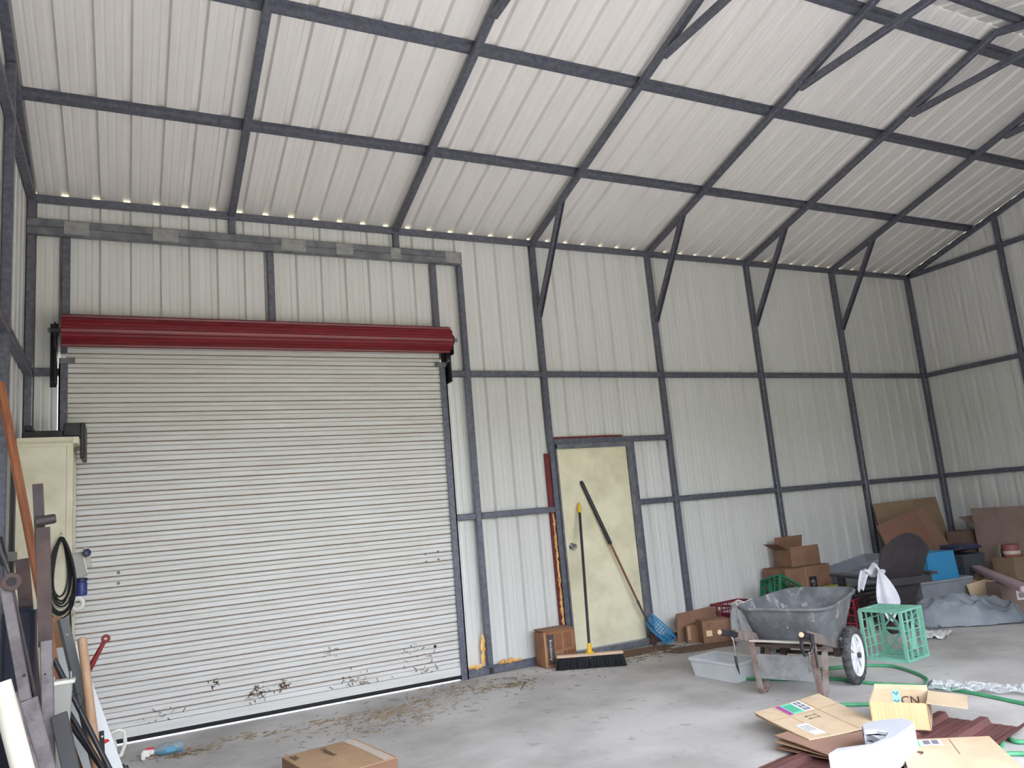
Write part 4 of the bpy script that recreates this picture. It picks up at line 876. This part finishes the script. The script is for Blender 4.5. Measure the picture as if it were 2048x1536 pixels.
for s in (-1, 1):
    a, b_ = Vector((-.22, s*.272, .455)), Vector((.50, s*.205, .275)); d = (b_-a).normalized()
    m = MB(); m.beam(a, b_, .036, .07, (0, 0, 1)); m.build('handle', wood_g, wb_, bevel=.005)
    g0 = a-d*.19
    m = MB(); m.tube([g0, g0+d*.02, g0+d*.17, g0+d*.2], [.018, .023, .023, .027], 14); h_ = m.build('grip', black_pl, wb_, smooth=True)
    m = MB(); m.cyl(g0-d*.002, g0-d*.0005, .017, 14); m.build('cut_end', wood_c, h_)
    lg = mat('rusty_leg', (124, 98, 90), .7, .2, rgb2=(150, 140, 134), scale=9, lo=.4, hi=.6)
    P = [(-.06, s*.225, .40), (-.045, s*.22, .22), (-.025, s*.215, .05), (.0, s*.215, .012), (.05, s*.215, .010), (.085, s*.215, .04), (.13, s*.212, .16), (.20, s*.21, .345)]
    m = MB()
    for p, q in zip(P, P[1:]): m.beam(p, q, .040, .010, (0, 1, 0) if False else (1, 0, .3))
    m.build('leg', lg, wb_)
    m = MB()
    tw = [(.12, -.026), (.165, -.032), (.192, -.026), (.203, -.012), (.203, .012), (.192, .026), (.165, .032), (.12, .026)]
    o = Vector((.5, s*.305, .206)); m.lathe([(r_, h) for r_, h in tw[1:-1]]+[(.148, .022), (.148, -.022), (.165, -.032)], o, (0, 1, 0), 40, cap=False); ty = m.build('tyre', mat('tyre_rubber', (52, 52, 54), .8, rgb2=(84, 84, 84), scale=14), wb_, smooth=True)
    m = MB()
    for k in range(44):
        a = 2*math.pi*k/44; c = o+Vector((math.cos(a)*.201, .012*(1 if k % 2 else -1), math.sin(a)*.201)); m.box(c, (.008, .022, .013), Matrix.Rotation(-a, 3, 'Y'))
    m.build('tread_blocks', MATS['tyre_rubber'], ty)
    rim_m = mat('white_wheel_rim', (206, 206, 208), .4)
    m = MB(); m.lathe([(.126, -.016), (.148, -.026), (.150, 0), (.148, .026), (.126, .016), (.126, -.016)], o, (0, 1, 0), 40, cap=False); m.build('wheel_rim', rim_m, wb_, smooth=True)
    m = MB(); m.lathe([(.036, -.024), (.036, .024)], o, (0, 1, 0), 20)
    for k in range(5):
        a = 2*math.pi*(k+.2)/5; u = Vector((math.cos(a), 0, math.sin(a))); v = Vector((-u.z, 0, u.x))
        for q in (-1, 1):
            m.add([o+u*.03+v*.006*q+Vector((0, -.018, 0)), o+u*.130+v*.02*q+Vector((0, -.018, 0)), o+u*.130+v*.056*q+Vector((0, -.010, 0)), o+u*.03+v*.034*q+Vector((0, -.018, 0)),
                   o+u*.03+v*.006*q+Vector((0, .018, 0)), o+u*.130+v*.02*q+Vector((0, .018, 0)), o+u*.130+v*.056*q+Vector((0, .010, 0)), o+u*.03+v*.034*q+Vector((0, .018, 0))],
                  [(0, 1, 2, 3), (7, 6, 5, 4), (0, 4, 5, 1), (1, 5, 6, 2), (2, 6, 7, 3), (3, 7, 4, 0)])
    m.build('spokes', rim_m, wb_)
    m = MB(); m.cyl(o+Vector((0, s*.03, 0)), o+Vector((0, s*.046, 0)), .02, 8); m.build('axle_nut', dsteel, wb_)
m = MB(); m.cyl((.5, -.30, .206), (.5, .30, .206), .014, 12); m.build('axle', dsteel, wb_, smooth=True)
for s in (-1, 1):
    m = MB(); m.box((.48, s*.205, .235), (.10, .05, .07)); m.build('axle_block', rustb, wb_, bevel=.004)
m = MB(); m.beam((-.055, -.235, .385), (-.055, .235, .385), .03, .012); m.build('cross_rod', mat('pale_rod', (188, 180, 168), .6), wb_)
m = MB(); m.beam((-.035, -.215, .205), (-.035, .215, .205), .004, .17); m.build('cross_plate', mat('grey_plate', (140, 140, 140), .6, rgb2=(120, 120, 122), scale=16, speck=(196, 196, 196), sscale=40, slo=.70, shi=.74), wb_)
m = MB(); m.beam((.08, -.25, .335), (.08, .25, .335), .09, .02); m.build('tray_support', rustb, wb_)
m = MB(); m.beam((-.02, -.24, .375), (.12, -.0, .36), .03, .012); m.beam((-.02, .24, .375), (.12, .0, .36), .03, .012); m.build('brace', mat('red_rust', (122, 62, 58), .7), wb_)
m = MB(); m.cyl((-.035, -.06, .48), (-.05, -.06, .482), .009, 8); m.build('tray_bolt', chrome, wb_)
# tools hung on the handles
wm = wb_.matrix_basis
t = thing('weed_hook', wm @ Vector((-.30, .285, .30)), 0, 'thin black hooked blade hanging from the left barrow handle', 'tool')
c = wm @ Vector((-.27, .283, .455)); m = MB(); m.tube([c+Vector((-.005, 0, .02)), c+Vector((.01, -.02, -.03)), c+Vector((.012, -.02, -.10)), c+Vector((.01, -.02, -.15))], .005, 6); m.build('stem', bolt_m, t, world=True, smooth=True)
m = MB(); m.tube([c+Vector((.01, -.02, -.14)), c+Vector((.015, -.02, -.21)), c+Vector((.03, -.02, -.27))], [.009, .010, .002], 6); m.build('blade', black_pl, t, world=True)
t = thing('black_clip_strap', wm @ Vector((-.33, -.285, .30)), 0, 'black strap with metal hook hanging from the right barrow handle', 'strap')
c = wm @ Vector((-.33, -.284, .46))
m = MB(); m.tube([c+Vector((-.03, .01, .02)), c+Vector((-.035, .01, -.06)), c+Vector((-.02, .01, -.10)), c+Vector((.03, .0, -.09)), c+Vector((.05, -.01, -.04)), c+Vector((.04, -.01, .02))], .012, 8); m.build('webbing', black_pl, t, world=True, smooth=True)
m = MB(); m.tube([c+Vector((.0, -.01, -.08)), c+Vector((.0, -.012, -.16)), c+Vector((.02, -.012, -.19)), c+Vector((-.02, -.012, -.20)), c+Vector((-.025, -.012, -.17))], .006, 6); m.build('hook', bolt_m, t, world=True, smooth=True)
m = MB(); m.tube([c+Vector((.055, -.01, -.05)), c+Vector((.06, -.012, -.19))], .007, 6); m.build('loose_end', black_pl, t, world=True)

# clear bin beside the barrow
binm = mat('frosted_bin', (228, 230, 232), .3, alpha=.8, rgb2=(218, 222, 226), scale=5)
tote('clear_bin', (5.02, -1.735, 0), R(96), (.50, .31, .15), binm, 'frosted clear plastic bin left of the wheelbarrow', wall=.004, rimw=.022)

# ------------------------------------------------------------------ garden hose
def spline(P, n=14):
    P = [Vector(p) for p in P]; out = []
    Q = [P[0]*2-P[1]]+P+[P[-1]*2-P[-2]]
    for i in range(1, len(Q)-2):
        for k in range(n):
            t_ = k/n; a, b_, c, d = Q[i-1], Q[i], Q[i+1], Q[i+2]
            out.append(.5*((2*b_)+(c-a)*t_+(2*a-5*b_+4*c-d)*t_**2+(3*b_-a-3*c+d)*t_**3))
    return out+[P[-1]]
hose_m = mat('green_hose', (74, 148, 106), .4, rgb2=(64, 132, 94), scale=10)
hs = thing('garden_hose', (5.7, -2.7, 0), 0, 'green garden hose looping across the floor behind the wheelbarrow', 'hose')
z = .013
for P in ([(5.15, -1.72, z), (5.45, -2.02, z), (5.720, -2.198, 0.012), (5.888, -2.259, 0.012), (6.033, -2.469, 0.012), (5.979, -2.684, 0.012), (5.868, -2.887, 0.012), (5.735, -2.994, 0.012), (5.577, -3.038, 0.012), (5.368, -3.057, 0.012), (5.10, -3.12, z), (4.95, -3.02, z), (4.86, -2.93, z)],
          [(5.02, -1.95, z), (5.2, -2.2, z), (5.425, -2.416, 0.012), (5.494, -2.717, 0.012), (5.596, -2.926, 0.012), (5.673, -3.102, 0.012), (5.681, -3.383, 0.012), (5.646, -3.718, 0.012), (5.62, -4.1, z), (5.4, -4.3, z), (4.949, -4.130, 0.012), (4.970, -4.001, 0.012), (4.93, -3.85, z)],
          [(4.86, -4.06, .014), (4.694, -4.154, 0.012), (4.762, -4.228, 0.012), (4.98, -4.55, z)]):
    m = MB(); m.tube(spline(P), .0125, 10); m.build('hose_run', hose_m, hs, world=True, smooth=True)
m = MB(); m.tube(spline([(5.772, -3.021, 0.030), (5.473, -3.193, 0.060), (5.461, -3.147, 0.010)]), .006, 6); tag(m.build('grey_wire', bolt_m, None, smooth=True), 'short stiff grey wire lying over the green hose', 'wire')

# bubble wrap
bw = mat('bubble_film', (226, 230, 232), .12, alpha=.5, rgb2=(180, 186, 188), scale=30, lo=.45, hi=.6)
c0 = Vector((5.82, -3.36, .004)); t = thing('bubble_wrap', c0, R(-62), 'crumpled clear bubble wrap lying by the green hose', 'bubble wrap')
def bwf(u, v):
    x, y = (u-.5)*.72, (v-.5)*.26*(1-.5*(u-.2)**2); n1 = abs(noise.noise(Vector((x*9, y*9, .4)))); n2 = abs(noise.noise(Vector((x*26, y*26, 2))))
    return (x, y, .005+.035*n1+.022*n2)
m = MB(); m.grid(bwf, 60, 26); m.build('film', bw, t)
m = MB()
for i in range(150):
    u, v = random.random(), random.random(); p = Vector(bwf(u, v)); m.lathe([(.007, 0), (.006, .003), (.003, .0055), (.0, .006)], p, (random.uniform(-.5, .5), random.uniform(-.5, .5), 1), 6, cap=False)
o = m.build('bubbles', bw, t); o['kind'] = 'stuff'

# ------------------------------------------------------------------ foreground: maroon sheets, cardboard, open carton, foam
maroon = mat('maroon_steel', (112, 72, 70), .5, .1, rgb2=(92, 62, 60), scale=5, stretch=(.6, 5, 5), speck=(150, 132, 124), sscale=22, slo=.66, shi=.72)
def metal_sheet(name, loc, rz, ln, wd, label, z=0):
    t = thing(name, (loc[0], loc[1], z), rz, label, 'metal sheet', 'maroon roofing sheets'); m = MB()
    prof = [(u-wd/2, .016-d if False else d) for u, d in profile(0, wd)]
    vs = []; fs = []
    for u, d in prof: vs += [(-ln/2, u, d), (ln/2, u, d), (-ln/2, u, d-.002), (ln/2, u, d-.002)]
    for i in range(len(prof)-1):
        a = 4*i; fs += [(a, a+1, a+5, a+4), (a+2, a+6, a+7, a+3), (a, a+4, a+6, a+2), (a+1, a+3, a+7, a+5)]
    m.add(vs, fs); m.build('ribbed_plate', maroon, t); 
    for s in (-1, 1):
        m = MB()
        for k in range(1, int(wd/RIB)+1): 
            u = k*RIB-wd/2
            m.cyl((s*(ln/2-.08), u+.06, .002), (s*(ln/2-.08), u+.06, .006), .006, 8)
        m.build('screws', bolt_m, t)
    return t
metal_sheet('metal_sheet', (3.98, -3.83, 0), R(10), 1.25, .80, 'maroon ribbed metal sheet under the folded cardboard', z=.003)
metal_sheet('metal_sheet', (4.62, -3.92, 0), R(13), .95, .48, 'maroon ribbed metal sheet under the open carton', z=.028)

def curved_sheet(name, A, Bc, D, Cc, material, parent, sag=0, thick=.006, nu=12, nv=12):
    A, Bc, Cc, D = Vector(A), Vector(Bc), Vector(Cc), Vector(D)
    def f(u, v):
        p = (A*(1-u)+Bc*u)*(1-v)+(D*(1-u)+Cc*u)*v; p.z -= sag*math.sin(math.pi*u)*.6+sag*math.sin(math.pi*v)*.6; return p
    m = MB(); m.grid(f, nu, nv, -thick); o = m.build(name, material, parent, world=True); return f
t = thing('flattened_box_sheet', (4.35, -3.25, 0), 0, 'curved flattened carton with shipping labels and two arrows', 'cardboard')
A, Bc, Cc, D = Vector((4.12, -3.00, .115)), Vector((4.66, -3.02, .135)), Vector((4.52, -3.60, .09)), Vector((4.02, -3.52, .085))
f = curved_sheet('top_layer', A, Bc, D, Cc, kraft_l, t, sag=.008)
A2 = Vector((0, 0, -.016)); curved_sheet('under_layer', A+A2+Vector((.01, .0, 0)), Bc+A2, D+A2+Vector((.02, -.05, -.01)), Cc+A2+Vector((.02, -.05, -.01)), kraft, t, sag=.008)
def decal(f, u0, u1, v0, v1, material, name, parent, lift=.0015, n=4):
    m = MB(); m.grid(lambda u, v: f(u0+(u1-u0)*u, v0+(v1-v0)*v)+Vector((0, 0, lift)), n, n, -.0008); m.build(name, material, parent, world=True)
decal(f, .30, .36, .02, .30, mat('magenta_print', (170, 70, 150), .6), 'label_stripe', t)
decal(f, .36, .52, .02, .30, mat('mint_print', (112, 204, 172), .6), 'label_panel', t)
decal(f, .52, .66, .02, .30, white_p, 'label_panel', t)
for k in range(2):
    for j in range(3): decal(f, .545+k*.05, .58+k*.05, .045+j*.085, .11+j*.085, mat('barcode_print', (120, 118, 128), .6), 'barcode', t, lift=.0026, n=2)
for k in range(5): decal(f, .385+k*.026, .394+k*.026, .06, .26, mat('mint_text', (60, 150, 122), .6), 'print_line', t, lift=.0026, n=2)
decal(f, .14, .30, .58, .92, white_p, 'label_panel', t); 
for k in range(3): decal(f, .17+k*.04, .185+k*.04, .63, .80, mat('pale_print', (160, 160, 164), .6), 'print_line', t, lift=.0026, n=2)
for (u0, u1, v0, v1) in ((.40, .56, .425, .432), (.40, .56, .495, .502), (.56, .566, .40, .53), (.42, .44, .415, .442), (.42, .44, .485, .512)): decal(f, u0, u1, v0, v1, ink, 'arrow_mark', t, n=2)
for (u0, u1, v0, v1) in ((.68, .69, 0, 1), (.0, 1, .33, .337), (.28, .285, .0, 1)): decal(f, u0, u1, v0, v1, kraft, 'crease', t, lift=.0012, n=8)
t = thing('folded_kraft_layers', (4.2, -3.6, 0), 0, 'folded brown cardboard layers below the curved flattened carton', 'cardboard')
for k in range(3):
    z_ = .03+.016*k
    curved_sheet('layer', (3.92+.01*k, -3.36+.01*k, z_+.012*k), (4.52, -3.30, z_), (3.98-.02*k, -3.72, z_+.004), (4.50, -3.82, z_), (kraft_d, kraft, mat('worn_cardboard', (150, 118, 100), .9))[k], t, sag=.004-.004*k)

t = open_carton('open_carton', (4.712, -3.580, .054), R(-56), (.30, .30, .145), kraft_l, 'open tan carton with a torn flap and blue tape inside', [('x+', .20, 96), ('y+', .03, 12)], front=kraft_r)
m = MB(); m.bx(.1445, .149, -.15, -.10, .0, .146); m.build('torn_edge', kraft_r, t)
m = MB(); m.bx(-.05, -.008, .1435, .1452, .0, .144); m.build('tape', mat('teal_tape', (150, 206, 210), .3), t)
for k in range(3): m = MB(); m.tube([(-.042, .1425, .135-k*.045), (-.024, .1425, .12-k*.045), (-.016, .1425, .135-k*.045)], .004, 6); m.build('tape_print', mat('teal_print', (70, 120, 130), .4), t)
text_part('lettering', 'CN', .07, frame((.045, .1432, .085), (1, 0, 0), (0, 0, 1)), mat('dark_brown_ink', (70, 46, 36), .8), t)
t = thing('foam_block', (4.05, -3.95, .04), 0, 'white C-shaped polystyrene packing block in the foreground', 'packing foam')
px = [(3.630, -4.012, 0.200), (3.742, -4.046, 0.200), (3.876, -4.079, 0.200), (4.049, -4.057, 0.200), (4.206, -4.010, 0.200), (4.309, -3.974, 0.200), (4.343, -3.929, 0.200), (4.347, -3.879, 0.200), (4.270, -3.828, 0.200), (4.173, -3.797, 0.200), (4.093, -3.822, 0.200), (4.032, -3.887, 0.200), (4.088, -3.917, 0.200), (4.100, -3.978, 0.200), (4.006, -4.027, 0.200), (3.885, -4.044, 0.200), (3.789, -4.007, 0.200), (3.720, -3.984, 0.200)]
pts = [(p[0], p[1]) for p in px]
eps = mat('polystyrene', (180, 182, 187), .7, bump=.15, bscale=180)
m = MB(); m.prism(pts, .15, Matrix.Translation((0, 0, .05))); m.build('block', eps, t, world=True, bevel=.006)
m = MB(); m.prism([(p[0]*.0+q[0], q[1]) for p, q in zip(pts[10:14]+pts[14:15], pts[10:14]+pts[14:15])], .03, Matrix.Translation((0, 0, .15))); m.build('inner_ledge', eps, t, world=True)
t = thing('flat_carton_stack', (4.4, -4.1, 0), 0, 'stack of flat tan cartons with green label at bottom right', 'cardboard')
Q = [Vector((4.36, -3.80, 0)), Vector((4.735, -4.065, 0)), Vector((4.32, -4.52, 0)), Vector((3.93, -4.20, 0))]
for k in range(4):
    dz = Vector((random.uniform(-.01, .01), random.uniform(-.01, .01), .048+.008*k)); f = curved_sheet('layer', Q[0]+dz, Q[1]+dz, Q[3]+dz, Q[2]+dz, kraft_l if k == 3 else kraft, t, sag=0, nu=2, nv=2)
decal(f, .02, .22, .04, .20, MATS['mint_print'], 'label_panel', t, n=1); decal(f, .22, .46, .04, .20, white_p, 'label_panel', t, n=1)
for k in range(2): decal(f, .26+k*.09, .33+k*.09, .06, .17, MATS['barcode_print'], 'barcode', t, lift=.0026, n=1)
decal(f, .55, .557, .05, .45, kraft_d, 'crease', t, n=1)
text_part('lettering', '9', .07, frame(f(.18, .40)+Vector((0, 0, .003)), (.7, -.7, 0), (.7, .7, 0)), MATS['dark_brown_ink'], t).data.transform(t.matrix_basis.inverted())
t = thing('clear_tub_corner', (4.62, -4.52, 0), R(-40), 'edge of a grey clear plastic tub under the flat cartons', 'tub')
m = MB(); m.bx(-.12, .12, -.10, .10, 0, .004); m.build('bottom', binm, t)
m = MB(); m.tube([(-.12, -.10, .03), (.10, -.10, .03), (.12, -.08, .03), (.12, .08, .03), (.10, .10, .03), (-.12, .10, .03)], .008, 8); m.build('rim', gpl, t, smooth=True)

# ------------------------------------------------------------------ loose straw and dirt on the concrete
straw = mat('dry_straw', (150, 130, 102), .9, rgb2=(104, 88, 66), scale=40)
m = MB()
def blades(cx, cy, sx, sy, n, ang=None):
    for _ in range(n):
        x, y = random.gauss(cx, sx), random.gauss(cy, sy); 
        if y > -.07: y = -.07-random.random()*.1
        a = random.uniform(0, math.pi) if ang is None else random.gauss(ang, .5); l = random.uniform(.008, .035); w_ = random.uniform(.0012, .003); c, s_ = math.cos(a), math.sin(a); z_ = random.uniform(.001, .006)
        m.add([(x-c*l-s_*w_, y-s_*l+c*w_, z_), (x+c*l-s_*w_, y+s_*l+c*w_, z_+random.uniform(0, .006)), (x+c*l+s_*w_, y+s_*l-c*w_, z_), (x-c*l+s_*w_, y-s_*l-c*w_, .0005)], [(0, 1, 2, 3)])
for k in range(16): x = .9+k*.16; blades(x, -.55-.03*(k % 3), .10, .05, 26 if k % 4 in (0, 3) else 5, .1)
blades(1.05, -.70, .12, .05, 120); blades(2.15, -1.0, .25, .15, 80); blades(2.6, -1.05, .2, .1, 70); blades(3.4, -.35, .35, .12, 130); blades(2.45, -.75, .25, .08, 150, .1)
blades(3.62, -.6, .12, .06, 120); blades(4.9, -.5, .3, .1, 160); blades(2.9, -.7, .9, .3, 130); blades(5.3, -.35, .15, .08, 160); blades(5.6, -.55, .3, .1, 140)
o = m.build('straw_litter', straw, fix=False); tag(o, 'dry straw and leaf litter scattered on the concrete floor', 'litter', kind='stuff')
dirt = mat('brown_dirt', (96, 74, 60), .95, rgb2=(116, 94, 78), scale=20, bump=.5, bscale=60)
t = thing('dirt_patch', (5.22, -.28, 0), R(-4), 'brown dirt spread on the floor at the cream door', 'dirt', kind='stuff')
def dirtf(u, v):
    a = 2*math.pi*u; r = v*(1+.28*noise.noise(Vector((math.cos(a)*1.7, math.sin(a)*1.7, .5)))+.12*noise.noise(Vector((math.cos(a)*5, math.sin(a)*5, 3)))); return (r*.42*math.cos(a), max(-.3, min(.17, r*.16*math.sin(a))), .001+.014*(1-v)*(.6+.8*abs(noise.noise(Vector((r*8*math.cos(a), r*8*math.sin(a), 1))))))
m = MB(); m.grid(dirtf, 48, 10); m.build('soil', dirt, t, smooth=True)
t = thing('dirt_patch', (5.75, -.62, 0), R(-12), 'thin brown dirt on the floor before the flattened carton', 'dirt', kind='stuff')
m = MB(); m.grid(lambda u, v: tuple(Vector(dirtf((u*1.0+.37) % 1.0001, v))*1.0), 48, 10); m.build('soil', dirt, t, smooth=True)
